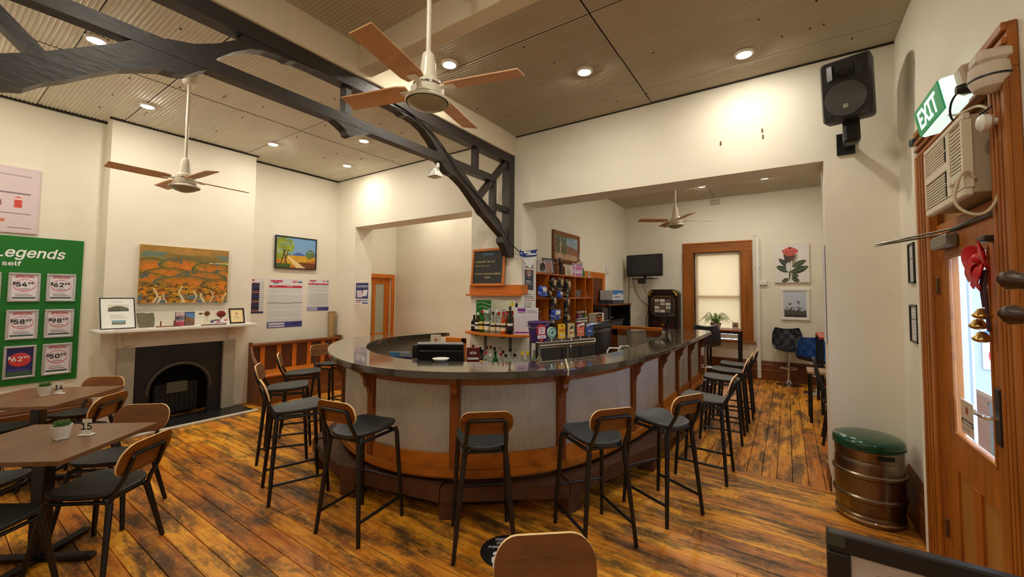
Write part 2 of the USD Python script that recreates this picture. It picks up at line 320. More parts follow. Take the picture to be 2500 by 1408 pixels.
skirt('baseboard_back', 3.86, frame_M((.746, YK, 0), (0, -1, 0), (0, 0, 1)), .36, .035, brown_x)
skirt('baseboard_reveal', .33, frame_M((.28, YA+.01, 0), (-1, 0, 0), (0, 0, 1)), .12, .015, brown_y)
# outside
struct('ground', box(-40, 40, -40, 45, -.4, -.25), mat('asphalt', s(150, 146, 138), .9))
struct('verandah_wall', box(1.05, 4.5, 6.5, 6.7, -.25, 4.2), mat('outside_render', s(176, 178, 178), .8, var=.1, scale=3, world=True))
struct('neighbour_wall', box(-9, 6, 14.5, 14.8, -.25, 3.2), mat('neighbour_render', s(214, 206, 190), .8))
# ================================================================ DOWNLIGHTS
lens_m = mat('lamp_lens', LAMP_COLOR, emit=LAMP_POWER)
ring_m = mat('lamp_ring', s(240, 238, 230), .4)
_l = [((-5.78, 1.36), 'left of the hanging fan, nearest the chimney breast'), ((-5.80, 2.68), 'above the small landscape painting, third from the far corner'), ((-5.78, 3.79), 'in the far left corner of the ceiling'), ((-4.64, 3.28), 'seen just over the truss bottom chord'),
      ((-2.44, 2.57), 'right beside the rod of the big near fan'), ((-1.49, 3.33), 'over the middle of the right bay'), ((-.26, 3.81), 'over the wide right opening near the loudspeaker'), ((-1.27, 8.08), 'in the far room, on the left'), ((-.28, 8.07), 'in the far room, on the right')]
_hid = [((-5.78, .1), 'out of view over the left table'), ((-4.6, .75), 'out of view above the truss'), ((-1.5, .7), 'out of view over the middle of the near floor'), ((-.2, .9), 'out of view over the photographer'), ((-4.5, 5.6), 'hidden in the hall behind the left opening'), ((-5.9, 5.4), 'hidden in the hall near its glazed door'), ((-1.3, 6.6), 'hidden by the header, left in the far room'), ((-.2, 6.2), 'hidden by the header, right in the far room')]
for i, ((x, y), d) in enumerate(_l+_hid):
    lb = f'small round white ceiling downlight {d}'
    t = thing('downlight', lb, 'ceiling light', (x, y, CEIL-.018), group='ceiling downlights')
    obj('trim_ring', lathe([(.058, .03), (.075, .018), (.072, .004), (.056, 0), (.052, .012), (.052, .03)], 28), ring_m, t, smooth=35)
    obj('lens', lathe([(.052, .012), (.05, .004), (.04, -.004), (.02, -.008), (.004, -.0095)], 24), lens_m, t, smooth=True)
# ================================================================ TRUSS   (outlines in the (y, z) plane, right face at x = -2.90)
tr = thing('timber_truss', 'dark brown timber arched roof truss running from the near left to the column', 'truss', (-2.95, 1.5, 3.3))
def member(name, poly, x0=-2.99, x1=-2.90): obj(name, yz(poly, x0, x1), truss_paint, tr, world=True)
member('top_chord', [(YF, 3.272), (4.2, 3.272), (4.2, 3.378), (YF, 3.378)], -3.005, -2.895)
member('bottom_chord', [(.03, 2.952), (3.87, 2.952), (3.92, 3.03), (-.02, 3.03)])
def smooth_path(P, n=40):
    P = np.array(P, float); t, _ = splprep(P.T, s=0, k=min(3, len(P)-1)); return np.array(splev(np.linspace(0, 1, n), t)).T
def ribbon(P, w): return LineString(P).buffer(w/2, cap_style=2, join_style=2)
for mir in (False, True):
    f = (lambda y: 3.9-y) if mir else (lambda y: y)
    q = lambda P: [(f(y), z) for y, z in P]
    P = Polygon(q([(2.20, 3.28), (2.30, 3.268), (2.417, 3.262), (2.47, 3.245), (2.52, 3.25), (2.628, 3.235), (2.722, 3.20), (2.822, 3.127), (2.90, 3.05), (2.95, 2.95), (2.99, 2.924), (3.05, 2.872), (3.101, 2.858), (3.16, 2.852), (3.238, 2.82), (3.33, 2.775), (3.434, 2.70), (3.52, 2.632), (3.591, 2.585), (3.65, 2.53), (3.728, 2.503), (4.06, 2.315), (4.06, 2.30), (4.2, 2.30), (4.2, 2.385), (4.115, 2.425), (3.929, 2.54), (3.615, 2.72), (3.356, 2.90), (3.258, 2.985), (3.142, 3.04), (3.02, 3.075), (2.902, 3.142), (2.80, 3.22), (2.76, 3.28)])).buffer(0)
    member('arched_brace', P if P.geom_type == 'Polygon' else max(P.geoms, key=lambda g: g.area), -2.995, -2.903)
    member('wall_post', q([(4.17, 2.10), (4.17, 3.378), (4.287, 3.378), (4.287, 2.07)]), -3.005, -2.893)
    member('post_foot', q([(4.17, 2.08), (4.11, 2.19), (4.045, 2.24), (4.045, 2.305), (4.17, 2.305)]), -3.0, -2.898)
    def B(a, b, w=.062, nm='strut'): member(nm, list(ribbon(q([a, b]), w).exterior.coords)[:-1], -2.985, -2.912)
    B((4.18, 3.30), (3.60, 2.705)); B((3.895, 2.985), (3.895, 2.55), .062); B((3.92, 2.668), (4.18, 2.668), .066); B((3.552, 3.02), (3.552, 3.28), .055)
member('carved_knee', [(1.774, 2.955), (1.83, 2.93), (1.885, 2.90), (1.90, 2.868), (1.93, 2.862), (1.95, 2.868), (1.98, 2.893), (2.05, 2.925), (2.13, 2.955)])
member('king_strut', [(1.887, 3.025), (1.937, 3.025), (1.937, 3.275), (1.887, 3.275)], -3.0, -2.92)
fl = thing('floodlight', 'small white square floodlight clamped under the truss brace', 'floodlight', (-2.96, 2.93, 2.835))
obj('lamp_housing', rings([np.c_[rrect(.13, .11, .01), np.full(24, -.045)], np.c_[rrect(.13, .11, .01), np.full(24, -.03)], np.c_[rrect(.08, .07, .01), np.full(24, .02)], np.c_[rrect(.06, .05, .01), np.full(24, .035)]]), white_plastic, fl, smooth=30)
obj('lamp_window', box(-.05, .05, -.042, .042, -.049, -.044, .002), mat('lamp_window', s(196, 186, 160), .25), fl)
obj('clamp', cat([box(.03, .05, -.012, .012, .02, .09), box(-.01, .05, -.015, .015, .03, .045)]), white_plastic, fl)
tag(obj('power_cable', tube(smooth_path([(-2.888, 2.3, 3.30), (-2.888, 2.75, 3.22), (-2.888, 3.02, 3.06), (-2.885, 3.14, 2.95), (-2.89, 3.5, 2.74), (-2.885, 3.95, 2.46), (-2.86, 4.15, 2.25), (-2.77, 4.25, 2.12), (-2.62, 4.3, 1.95)], 50), .006, 6), mat('black_rubber', s(20, 20, 20), .6)), 'thin black cable running along the truss brace and down past the blue pennant', 'cable')
# ================================================================ CEILING FANS
blade_m = timber('fan_blade', s(206, 158, 112), s(178, 128, 84), 'x', rough=.5, bump=.05)
def fan(x, y, zh, phis, label, rod_top=CEIL):
    t = thing('ceiling_fan', label, 'ceiling fan', (x, y, zh), group=None)
    obj('canopy', lathe([(.02, rod_top-zh-.09), (.045, rod_top-zh-.085), (.062, rod_top-zh-.05), (.058, rod_top-zh-.015), (.03, rod_top-zh+.01)], 24), cream_enamel, t, smooth=40)
    obj('down_rod', tube([(0, 0, .2), (0, 0, rod_top-zh-.06)], .0135, 12), cream_enamel, t, smooth=True)
    obj('rod_cover', lathe([(.05, .055), (.045, .09), (.037, .16), (.032, .19), (.018, .205)], 24), cream_enamel, t, smooth=40)
    m = obj('motor_housing', lathe([(.06, -.045), (.088, -.04), (.09, -.005), (.078, .0), (.078, .016), (.07, .02), (.07, .04), (.048, .058)], 32), cream_enamel, t, smooth=35)
    obj('chrome_band', lathe([(.0795, .0), (.0805, .004), (.0805, .014), (.0795, .017)], 32), chrome, m, smooth=True)
    obj('bottom_bowl', lathe([(.088, -.045), (.116, -.062), (.12, -.07), (.116, -.078), (.112, -.073)], 36), cream_enamel, t, smooth=40)
    obj('bowl_insert', lathe([(.002, -.118), (.03, -.116), (.07, -.103), (.1, -.085), (.113, -.074)], 32), mat('fan_bowl', s(150, 145, 116), .35), t, smooth=True)
    for p in phis:
        n = 10; L0, L1 = .115, .535; xs = np.linspace(L0, L1, n); w0 = np.interp(xs, [L0, L0+.05, .25, L1], [.045, .058, .058, .056])
        u0 = np.c_[xs, w0, np.interp(w0, [0, .06], [0, .012])+.0]; u1 = np.c_[xs, -w0, -np.interp(w0, [0, .06], [0, .012])]
        th = .0035; v = np.vstack([u0+[0, 0, th], u1+[0, 0, th], u0-[0, 0, th], u1-[0, 0, th]]); i = np.arange(n-1)
        q = np.vstack([np.stack([i, i+n, i+n+1, i+1], 1), np.stack([i+2*n, i+2*n+1, i+3*n+1, i+3*n], 1), np.stack([i, i+1, i+2*n+1, i+2*n], 1), np.stack([i+n, i+3*n, i+3*n+1, i+n+1], 1), [[0, 2*n, 3*n, n], [n-1, 2*n-1, 4*n-1, 3*n-1]]])
        b = obj('blade', TR(trimesh.Trimesh(v, np.vstack([q[:, :3], q[:, [0, 2, 3]]]), process=False), rotz(p)), blade_m, t)
        obj('blade_iron', TR(cat([box(.07, .13, -.016, .016, -.006, .006, .002), box(.12, .165, -.028, .028, -.0085, -.004, .002)]), rotz(p)), cream_enamel, b)
    return t
fan(-1.60, 1.52, 2.71, [math.radians(a) for a in (14.7, 104.7, 194.7, 284.7)], 'big near four-blade ceiling fan, tan blades on white rod before the cross beam')
fan(-4.64, 1.38, 2.64, [math.radians(a) for a in (3, 93, 183, 273)], 'four-blade ceiling fan with tan blades hanging in front of the chimney breast')
fan(-1.34, 6.22, 2.70, [math.radians(a) for a in (34, 124, 214, 304)], 'small distant four-blade ceiling fan in the room beyond the right opening')
# ================================================================ THE BAR
ZC = 1.05
_O = np.array([(-4.22, 4.285), (-4.47, 3.66), (-4.54, 3.25), (-4.38, 2.87), (-4.11, 2.57), (-3.75, 2.29), (-3.47, 2.15), (-3.17, 2.04), (-2.94, 1.98), (-2.61, 1.94), (-2.23, 1.99), (-1.95, 2.12), (-1.73, 2.30), (-1.54, 2.52), (-1.35, 2.79), (-1.17, 3.25), (-1.06, 3.98), (-1.0, 5.3), (-.98, 6.8)])
_t, _ = splprep(_O.T, s=.004); BP = np.array(splev(np.linspace(0, 1, 2000), _t)).T
BL = np.r_[0, np.cumsum(np.hypot(*np.diff(BP, axis=0).T))]
_d = np.gradient(BP, axis=0); _d /= np.hypot(*_d.T)[:, None]; BN = np.c_[_d[:, 1], -_d[:, 0]]
def along(a, b, off, step=.03):
    """points at arc lengths a..b of the counter's outer edge, moved inwards by off"""
    L = np.linspace(a, b, max(2, int((b-a)/step)+1)); return np.c_[[np.interp(L, BL, BP[:, k])-off*np.interp(L, BL, BN[:, k]) for k in (0, 1)]].T
def band(a, b, off0, off1, z0, z1, step=.04):
    """a curved board following the counter between two offsets"""
    A, B = along(a, b, off0, step), along(a, b, off1, step)
    m = prism(Polygon(np.vstack([A, B[::-1]])).buffer(0), z1-z0); m.apply_translation((0, 0, z0)); return m
bt = thing('bar_counter', 'curved bar with dark polished stone top, pine posts and corrugated iron front panels', 'bar', (-2.2, 3.6, 0))
stone = usdkit.material(stage, '/World/Looks/dark_stone', {'g': ('geometry', {}), 'n': ('noise_texture', {'scale': 2.2, 'detail': 6., 'roughness': .6}), 'r': ('rgb_ramp', {'ramp': [(.3, s(24, 23, 21)), (.5, s(42, 39, 33)), (.7, s(66, 60, 48))]}),
    'p': ('principled_bsdf', {'roughness': .16, 'specular_ior_level': .8, 'coat_weight': 1., 'coat_roughness': .06, 'coat_ior': 1.6}), 'v': ('map_range', {'from_min': .3, 'from_max': .7, 'to_min': .12, 'to_max': .3})},
    [('g.position', 'n.vector'), ('n.fac', 'r.fac'), ('r.color', 'p.base_color'), ('n.fac', 'v.value'), ('v.result', 'p.roughness')], surface='p.BSDF')
_I = smooth_path([(-3.98, 4.285), (-4.12, 3.72), (-4.06, 3.18), (-3.78, 2.78), (-3.50, 2.57), (-2.95, 2.37), (-2.47, 2.39), (-2.16, 2.55), (-1.88, 2.74), (-1.70, 2.95), (-1.56, 3.22), (-1.43, 3.69), (-1.37, 4.52), (-1.40, 5.29), (-1.52, 6.1), (-1.74, 6.95)], 160)
tip = [(-.98, 6.8), (-.985, 6.95), (-1.02, 7.08), (-1.10, 7.16), (-1.22, 7.19), (-1.72, 7.02)]
ct = Polygon(np.vstack([BP[::12], tip, _I[::-1]])).buffer(0)
def slab(P, z0, z1, c=.008):
    P = P.simplify(.002); a = prism(P.buffer(-c), z1-z0); a.apply_translation((0, 0, z0)); b = prism(P, z1-z0-2*c); b.apply_translation((0, 0, z0+c)); return cat([a, b])
_cut = LineString([(-1.24, 2.50), (-1.30, 2.64), (-1.56, 3.11), (-1.66, 3.30)])
for P in ct.difference(_cut.buffer(.001)).geoms if ct.difference(_cut.buffer(.001)).geom_type == 'MultiPolygon' else [ct]:
    obj('countertop', slab(P, 1.0, ZC), stone, bt, world=True)
js = prism(_cut.intersection(ct).buffer(.006), .0515); js.apply_translation((0, 0, .9995)); obj('joint_strip', js, mat('joint_strip', s(224, 214, 190), .4), bt, world=True)
POSTS = [.08, .8, 1.65, 2.5, 3.403, 4.26, 5.165, 6.244, 7.042, 7.751, 8.463, 9.19]
iron = mat('galvanised_ripple', s(206, 205, 200), .32, metal=.4, var=.22, scale=5, world=True, col2=s(130, 126, 116))
PO = .15
for i in range(len(POSTS)-1):
    a, b = POSTS[i]+.03, POSTS[i+1]-.03
    n = int((b-a)/.019*6); off = PO+.014+.0068*np.cos(np.linspace(a, b, n)/.019*2*PI)
    L = np.linspace(a, b, n); nx, ny = np.interp(L, BL, BN[:, 0]), np.interp(L, BL, BN[:, 1])
    q = np.c_[np.interp(L, BL, BP[:, 0])-off*nx, np.interp(L, BL, BP[:, 1])-off*ny]
    v = np.vstack([np.c_[q, np.full(n, z)] for z in (.42, .94)]); k = np.arange(n-1)
    obj('corrugated_panel', (v, np.stack([k, k+1, k+n+1, k+n], 1)), iron, bt, smooth=True, world=True)
    obj('top_rail', band(a, b, PO-.012, PO+.03, .93, 1.0), pine_x, bt, world=True)
    obj('bottom_rail', band(a, b, PO-.012, PO+.03, .33, .432), rail_x, bt, world=True)
for i, L in enumerate(POSTS):
    p = np.array([np.interp(L, BL, BP[:, k]) for k in (0, 1)]); nn = np.array([np.interp(L, BL, BN[:, k]) for k in (0, 1)]); tt = np.array([-nn[1], nn[0]])
    o = p-nn*PO
    M = np.eye(4); M[:3, 0], M[:3, 1], M[:3, 3] = (*nn, 0), (*tt, 0), (*o, 0)
    ps = obj('post', TR(box(-.035, .022, -.036, .036, .30, 1.0, .004), M), pine_z, bt, world=True)
    cp = [(.0, .80), (.014, .805), (.018, .84), (.04, .865), (.054, .89), (.05, .915), (.064, .94), (.085, .965), (.088, 1.0), (.0, 1.0)]
    K = np.eye(4); K[:3, 0], K[:3, 1], K[:3, 2], K[:3, 3] = (*nn, 0), (0, 0, 1), (*(-np.array([nn[1], -nn[0]])*-1), 0), (*(o+nn*.02), 0)
    K[:3, 2] = np.cross(K[:3, 0], K[:3, 1]); K[:3, 3] -= K[:3, 2]*.02
    obj('corbel', prism(cp, .04, K), pine_z, ps, world=True)
kick = mat('kick_brown', s(48, 27, 14), .5, var=.5, scale=8, world=True, bump=.1)
obj('base_moulding', cat([band(.0, 9.22, PO-.045, PO+.04, .285, .33), band(.0, 9.22, PO-.02, PO+.04, .262, .287)]), rail_x, bt, world=True)
obj('kickboard', band(.0, 9.22, PO+.14, PO+.16, 0, .27), kick, bt, world=True)
liner = mat('liner_grey', s(150, 142, 124), .6, var=.2, scale=6)
obj('inner_lining', band(.05, 9.2, PO+.04, PO+.055, .28, 1.0), liner, bt, world=True)
sl_m = mat('sleeper', s(86, 50, 30), .6, var=.7, scale=7, world=True, col2=s(40, 22, 12), bump=.3, bscale=30)
sl = [(-4.32, 3.95), (-4.48, 3.2), (-3.70, 2.15), (-2.97, 1.95), (-2.06, 2.14), (-1.33, 2.73), (-1.02, 3.83), (-.985, 5.4), (-.98, 6.9)]
for i in range(len(sl)-1):
    a, b = np.array(sl[i]), np.array(sl[i+1]); d = (b-a)/np.hypot(*(b-a)); n_ = np.array([-d[1], d[0]]); w = .21
    jo = lambda k: ((np.array(sl[k])-np.array(sl[k-1]))/np.hypot(*(np.array(sl[k])-np.array(sl[k-1])))+(np.array(sl[k+1])-np.array(sl[k]))/np.hypot(*(np.array(sl[k+1])-np.array(sl[k]))))
    def inn(k, e):
        if 0 < k < len(sl)-1:
            t_ = jo(k); t_ = t_/np.hypot(*t_); m_ = np.array([-t_[1], t_[0]]); return np.array(sl[k])+m_*w/max(.5, float(m_@n_))
        return np.array(sl[k])+n_*w
    P = Polygon([a+d*.003, b-d*.003, inn(i+1, b)-d*.003, inn(i, a)+d*.003])
    m = prism(P.buffer(0), .10+.012*(i % 2)); m.apply_translation((0, 0, .128)); st = obj('step_sleeper', m, sl_m, bt, world=True)
    c_ = a+n_*.09+d*.0; ang = math.atan2(d[1], d[0])
    obj('sleeper_foot', cbox(c_[0]+d[0]*.07, c_[1]+d[1]*.07, .064, .15, .15, .128, .006, ang), sl_m, st, world=True)
# gate at the end of the left wing, and the inner work shelf
gt = thing('bar_gate', 'short orange pine framed gate with corrugated panel between bar end and chalkboard column', 'gate', (-3.8, 4.2, 0))
obj('frame', cat([box(-3.97, -3.62, 4.19, 4.23, .93, 1.0, .004), box(-3.97, -3.91, 4.19, 4.23, .1, .93, .004), box(-3.68, -3.62, 4.19, 4.23, .1, 1.0, .004), box(-3.91, -3.68, 4.19, 4.23, .1, .17, .004)]), orange_x, gt, world=True)
yy = np.linspace(-3.91, -3.68, 73); vv = np.vstack([np.c_[yy, 4.21+.003*np.cos(yy/.019*2*PI), np.full(73, z)] for z in (.17, .93)]); k = np.arange(72)
obj('corrugated_panel', (vv, np.stack([k, k+1, k+74, k+73], 1)), iron, gt, smooth=True, world=True)
sh = thing('work_shelf', 'grey working shelf inside the bar below the counter', 'shelf', (-2.6, 2.9, 0))
obj('shelf_top', band(1.9, 6.0, .50, .95, .80, .83), mat('shelf_grey', s(120, 112, 98), .4), sh, world=True)
obj('shelf_front', band(1.9, 6.0, .52, .55, .0, .80), liner, sh, world=True)
# ================================================================ BAR STOOLS AND CHAIRS
seat_m = mat('seat_grey', s(42, 46, 48), .42, var=.2, scale=5, bump=.15, bscale=200)
seat_d = mat('seat_dark', s(27, 30, 30), .5, var=.2, scale=5, bump=.15, bscale=200)
ply = timber('ply_face', s(120, 68, 18), s(50, 26, 5), 'x', rough=.38, scale=9)
ply_edge = mat('ply_edge', s(244, 208, 150), .5, var=.3, scale=30)
def seat_mesh(wf, wr, d, z, th=.032):
    P = []
    for k in range(40):
        a = 2*PI*k/40; c, t = math.cos(a), math.sin(a); e = .5 if t > 0 else .62
        x = np.sign(c)*abs(c)**e; y = np.sign(t)*abs(t)**e; w = wr+(wf-wr)*(y+1)/2
        P.append((x*w/2, y*d/2))
    P = np.array(P)
    def ring(sc, zz, dish):
        Q = P*sc; return np.c_[Q, zz+dish*((Q[:, 0]/(wf/2))**2*.018+np.maximum(Q[:, 1]/(d/2), 0)**2*.02*(1-.0*sc))]
    R = [ring(.90, z-th, 1), ring(.97, z-th*.75, 1), ring(1.0, z-th*.35, 1), ring(.985, z-.003, 1), ring(.95, z+.001, 1), ring(.8, z-.001, 1), ring(.5, z-.003, 1), ring(.2, z-.004, 1)]
    return rings(R)
def back_mesh(w, h, z0, y0, lean, curve, th=.014, rc=None):
    def bend(Q, dy): return np.c_[Q[:, 0], y0-lean*(Q[:, 1]-z0)+curve*Q[:, 0]**2+dy, Q[:, 1]]
    O = rrect(w, h, rc or min(.06, h*.42), 7, 0, z0+h/2); c = np.array([0, z0+h/2])
    sc = [.05, .35, .65, .88, .975]
    def S(k): return (O-c)*[k, k]+c
    front = rings([bend(S(k), th/2) for k in sc]+[bend(S(1.0), th/2-.001)], False, True)
    back = rings([bend(S(k), -th/2) for k in sc]+[bend(S(1.0), -th/2+.001)], False, True)
    edge = rings([bend(S(1.0), th/2-.001), bend(S(1.006), 0), bend(S(1.0), -th/2+.001)], False, False)
    return cat([front, back]), edge
def make_stool(label, cat_='bar stool', loc=(0, 0, 0), a=0., group=None, zs=.668, W=.375, D=.415, zb=.755, hb=.145, wb=.32, bars=True, seat=None, wf=.37, wr=.30, lean=.30, name='bar_stool', rc=None):
    t = thing(name, label, cat_, loc, a, group)
    obj('seat', seat_mesh(wf, wr, .38, zs), seat or seat_m, t, smooth=50)
    bk, ed = back_mesh(wb, hb, zb, -.205-lean*(zb-zs)*.6, lean, .35, rc=rc)
    b = obj('backrest', bk, ply, t, smooth=40); obj('ply_edge', ed, ply_edge, b, smooth=60, label='pale plywood edge')
    zt = zs-.03
    for sx in (-1, 1):
        obj('leg', tube([(sx*.155, .155, zt), (sx*.162, .165, zt-.04), (sx*W/2, D/2, 0)], [.015, .0165, .013], 10), black_metal, t, smooth=40)
        obj('leg', tube([(sx*.118, -.13, zt), (sx*.128, -.165, zt-.03), (sx*W/2, -D/2, 0)], [.015, .0175, .013], 10), black_metal, t, smooth=40)
    yb = lambda z: -.205-lean*(zb-zs)*.6-lean*(z-zb)-.012
    zc = zb+hb*.62
    up = [(-.128, -.165, zt-.03), (-.124, -.185, zs), (-.118, yb(zb), zb), (-.112, yb(zc)+.004, zc-.012), (-.10, yb(zc)+.004, zc), (.10, yb(zc)+.004, zc), (.112, yb(zc)+.004, zc-.012), (.118, yb(zb), zb), (.124, -.185, zs), (.128, -.165, zt-.03)]
    obj('back_frame', tube(up, .0125, 8), black_metal, t, smooth=50)
    obj('seat_frame', cat([tube([(-.15, .15, zt-.012), (.15, .15, zt-.012)], .011), tube([(-.12, -.15, zt-.012), (.12, -.15, zt-.012)], .011)]+[tube([(x*.155, .15, zt-.012), (x*.125, -.16, zt-.02)], .011) for x in (-1, 1)]), black_metal, t, smooth=50)
    if bars:
        L = lambda z, f: (W/2-(W/2-(.155 if f > 0 else .128))*z/zt, f*(D/2-(D/2-.16)*z/zt))
        for sx in (-1, 1):
            z = .14; f_, r_ = L(z, 1), L(z, -1)
            obj('stretcher', tube([(sx*f_[0], f_[1], z), (sx*r_[0], r_[1], z)], .0105, 8), black_metal, t, smooth=50)
        z = .27; f_ = L(z, 1); obj('footrest', tube([(-f_[0], f_[1], z), (f_[0], f_[1], z)], .011, 8), black_metal, t, smooth=50)
    return t
rad = math.radians
G_ST = 'bar stools around the curved counter'
STOOLS = [((-2.487, 1.808), 9.9, 'black bar stool with wooden back, third from the left along the front of the bar'), ((-3.357, 1.813), -18.4, 'black bar stool with wooden back seen side-on, nearest of the left-hand group'),
    ((-1.671, 2.136), 42.4, 'black bar stool seen squarely from behind at the middle of the bar front'), ((-1.103, 2.617), 53.1, 'black bar stool with wooden back directly right of the middle stool'),
    ((-.811, 3.229), 62.4, 'black bar stool second to the right of the middle stool, at the curve'), ((-.65, 4.089), 87.9, 'black bar stool with broad grey seat just before the far row of three'),
    ((-.634, 5.201), 90.9, 'black bar stool, nearest in the far row of three by the right wing'), ((-.625, 5.76), 91, 'black bar stool, middle of the far row of three by the right wing'), ((-.60, 6.32), 91, 'black bar stool, farthest of the far row of three by the right wing'),
    ((-4.142, 2.127), -34.2, 'black bar stool behind the nearest left-hand stool, in front of the wooden bench'), ((-4.72, 2.60), -30, 'black bar stool with small turned back right in front of the bench slats'), ((-5.03, 3.16), -85, 'black bar stool half hidden behind the left end of the counter')]
st0 = make_stool(STOOLS[0][2], loc=(*STOOLS[0][0], 0), a=rad(STOOLS[0][1]), group=G_ST)
for p, a, lb in STOOLS[1:]: dup(st0, (*p, 0), rad(a), lb)
# dining tables with their chairs
table_m = timber('table_top', s(118, 82, 54), s(88, 58, 34), 'x', rough=.3, scale=8, bump=.03)
def table(x, y, a, lx, ly, label):
    t = thing('dining_table', label, 'table', (x, y, 0), a)
    obj('tabletop', slab(Polygon(rrect(lx, ly, .012, 3)), .675, .70, .003), table_m, t)
    obj('column', box(-.035, .035, -.035, .035, .03, .66, .004), black_metal, t)
    obj('top_plate', cat([box(-.2, .2, -.025, .025, .655, .676), box(-.025, .025, -.2, .2, .655, .676)]), black_metal, t)
    obj('cross_base', cat([bar((-.30, 0, .02), (.30, 0, .02), .05, .03), bar((0, -.30, .02), (0, .30, .02), .05, .03)]), black_metal, t)
    return t
table(-3.71, .49, rad(129), .66, .775, 'square brown wood dining table nearest on the left, in front')
table(-5.30, .65, rad(133), .72, .775, 'square brown wood dining table farther back, below the green board')
G_CH = 'dining chairs at the two tables'
CH = dict(cat_='chair', zs=.42, zb=.515, hb=.195, wb=.375, rc=.085, bars=False, seat=seat_d, W=.41, D=.43, wf=.40, wr=.34, lean=.34, name='dining_chair')
c0 = make_stool('black dining chair with curved wooden back, pushed in at the right of the nearest table', loc=(-3.50, .70, 0), a=rad(127), group=G_CH, **CH)
for x, y, a, lb in ((-4.03, .87, -136, 'dining chair whose back shows behind the far corner of the nearest table'), (-4.10, .26, -48, 'dining chair at the left side of the nearest table, seat at the picture edge'), (-3.41, .22, 37, 'dark dining chair in the bottom left corner before the nearest table'),
    (-5.08, .83, 132, 'dining chair with wooden back pushed in at the right of the farther table'), (-5.72, .97, -136, 'dining chair behind the farther table, its back against the fireplace wall'), (-5.58, .45, -45, 'dining chair at the left of the farther table under the green board'),
    (-.585, 1.135, -140, 'dining chair in the foreground with its plain brown wooden back to the bar')):
    dup(c0, (x, y, 0), rad(a), lb)
# table dressing
leaf = mat('succulent', s(70, 108, 52), .5, rnd=.2)
def pot(x, y, z, label, k=1.):
    t = thing('potted_succulent', label, 'potted plant', (x, y, z))
    obj('pot', lathe([(.03*k, 0), (.034*k, .004), (.046*k, .07*k), (.048*k, .078*k), (.043*k, .078*k), (.04*k, .066*k), (.005, .064*k)], 24), mat('pot_white', s(226, 220, 206), .5, bump=.3, bscale=90), t, smooth=40)
    L = []
    for i in range(34):
        a = i*2.4; e = .25+.9*(i/34); r = .004+.012*(i % 3)/3
        L.append(tube([(r*math.cos(a), r*math.sin(a), .06*k), ((r+.022*math.cos(e))*math.cos(a), (r+.022*math.cos(e))*math.sin(a), .066*k+.03*math.sin(e)), ((r+.038*math.cos(e))*math.cos(a), (r+.038*math.cos(e))*math.sin(a), .07*k+.048*math.sin(e))], [.006, .006, .0008], 5))
    obj('leaves', cat(L), leaf, t, smooth=50)
    obj('saucer', cat([box(-.07, .045, -.03, .03, -.0, .0045, .002)]), mat('saucer', s(190, 186, 176), .25), t)
pot(-3.70, .55, .70, 'white pot of green succulent on the nearest dining table'); pot(-5.33, .68, .70, 'white pot of green succulent on the farther table by the green board')
ink = mat('black_ink', s(24, 24, 26), .6)
def number(x, y, z, a, t_, label):
    t = thing('table_number', label, 'table number', (x, y, z), a)
    obj('base', cat([cbox(0, 0, .004, .07, .045, .008, .003)]), white_plastic, t)
    obj('card', box(-.027, .027, -.002, .002, .006, .098, .001), white_plastic, t)
    text('digits', t_, .04, (t.M @ [0, -.0022, .035, 1])[:3], t.M[:3, 0], (0, 0, 1), ink, t, True, True)
number(-3.65, .65, .70, rad(38), '15', 'white table number card on the nearest dining table'); number(-5.30, .76, .70, rad(38), '14', 'white table number card on the farther table by the green board')
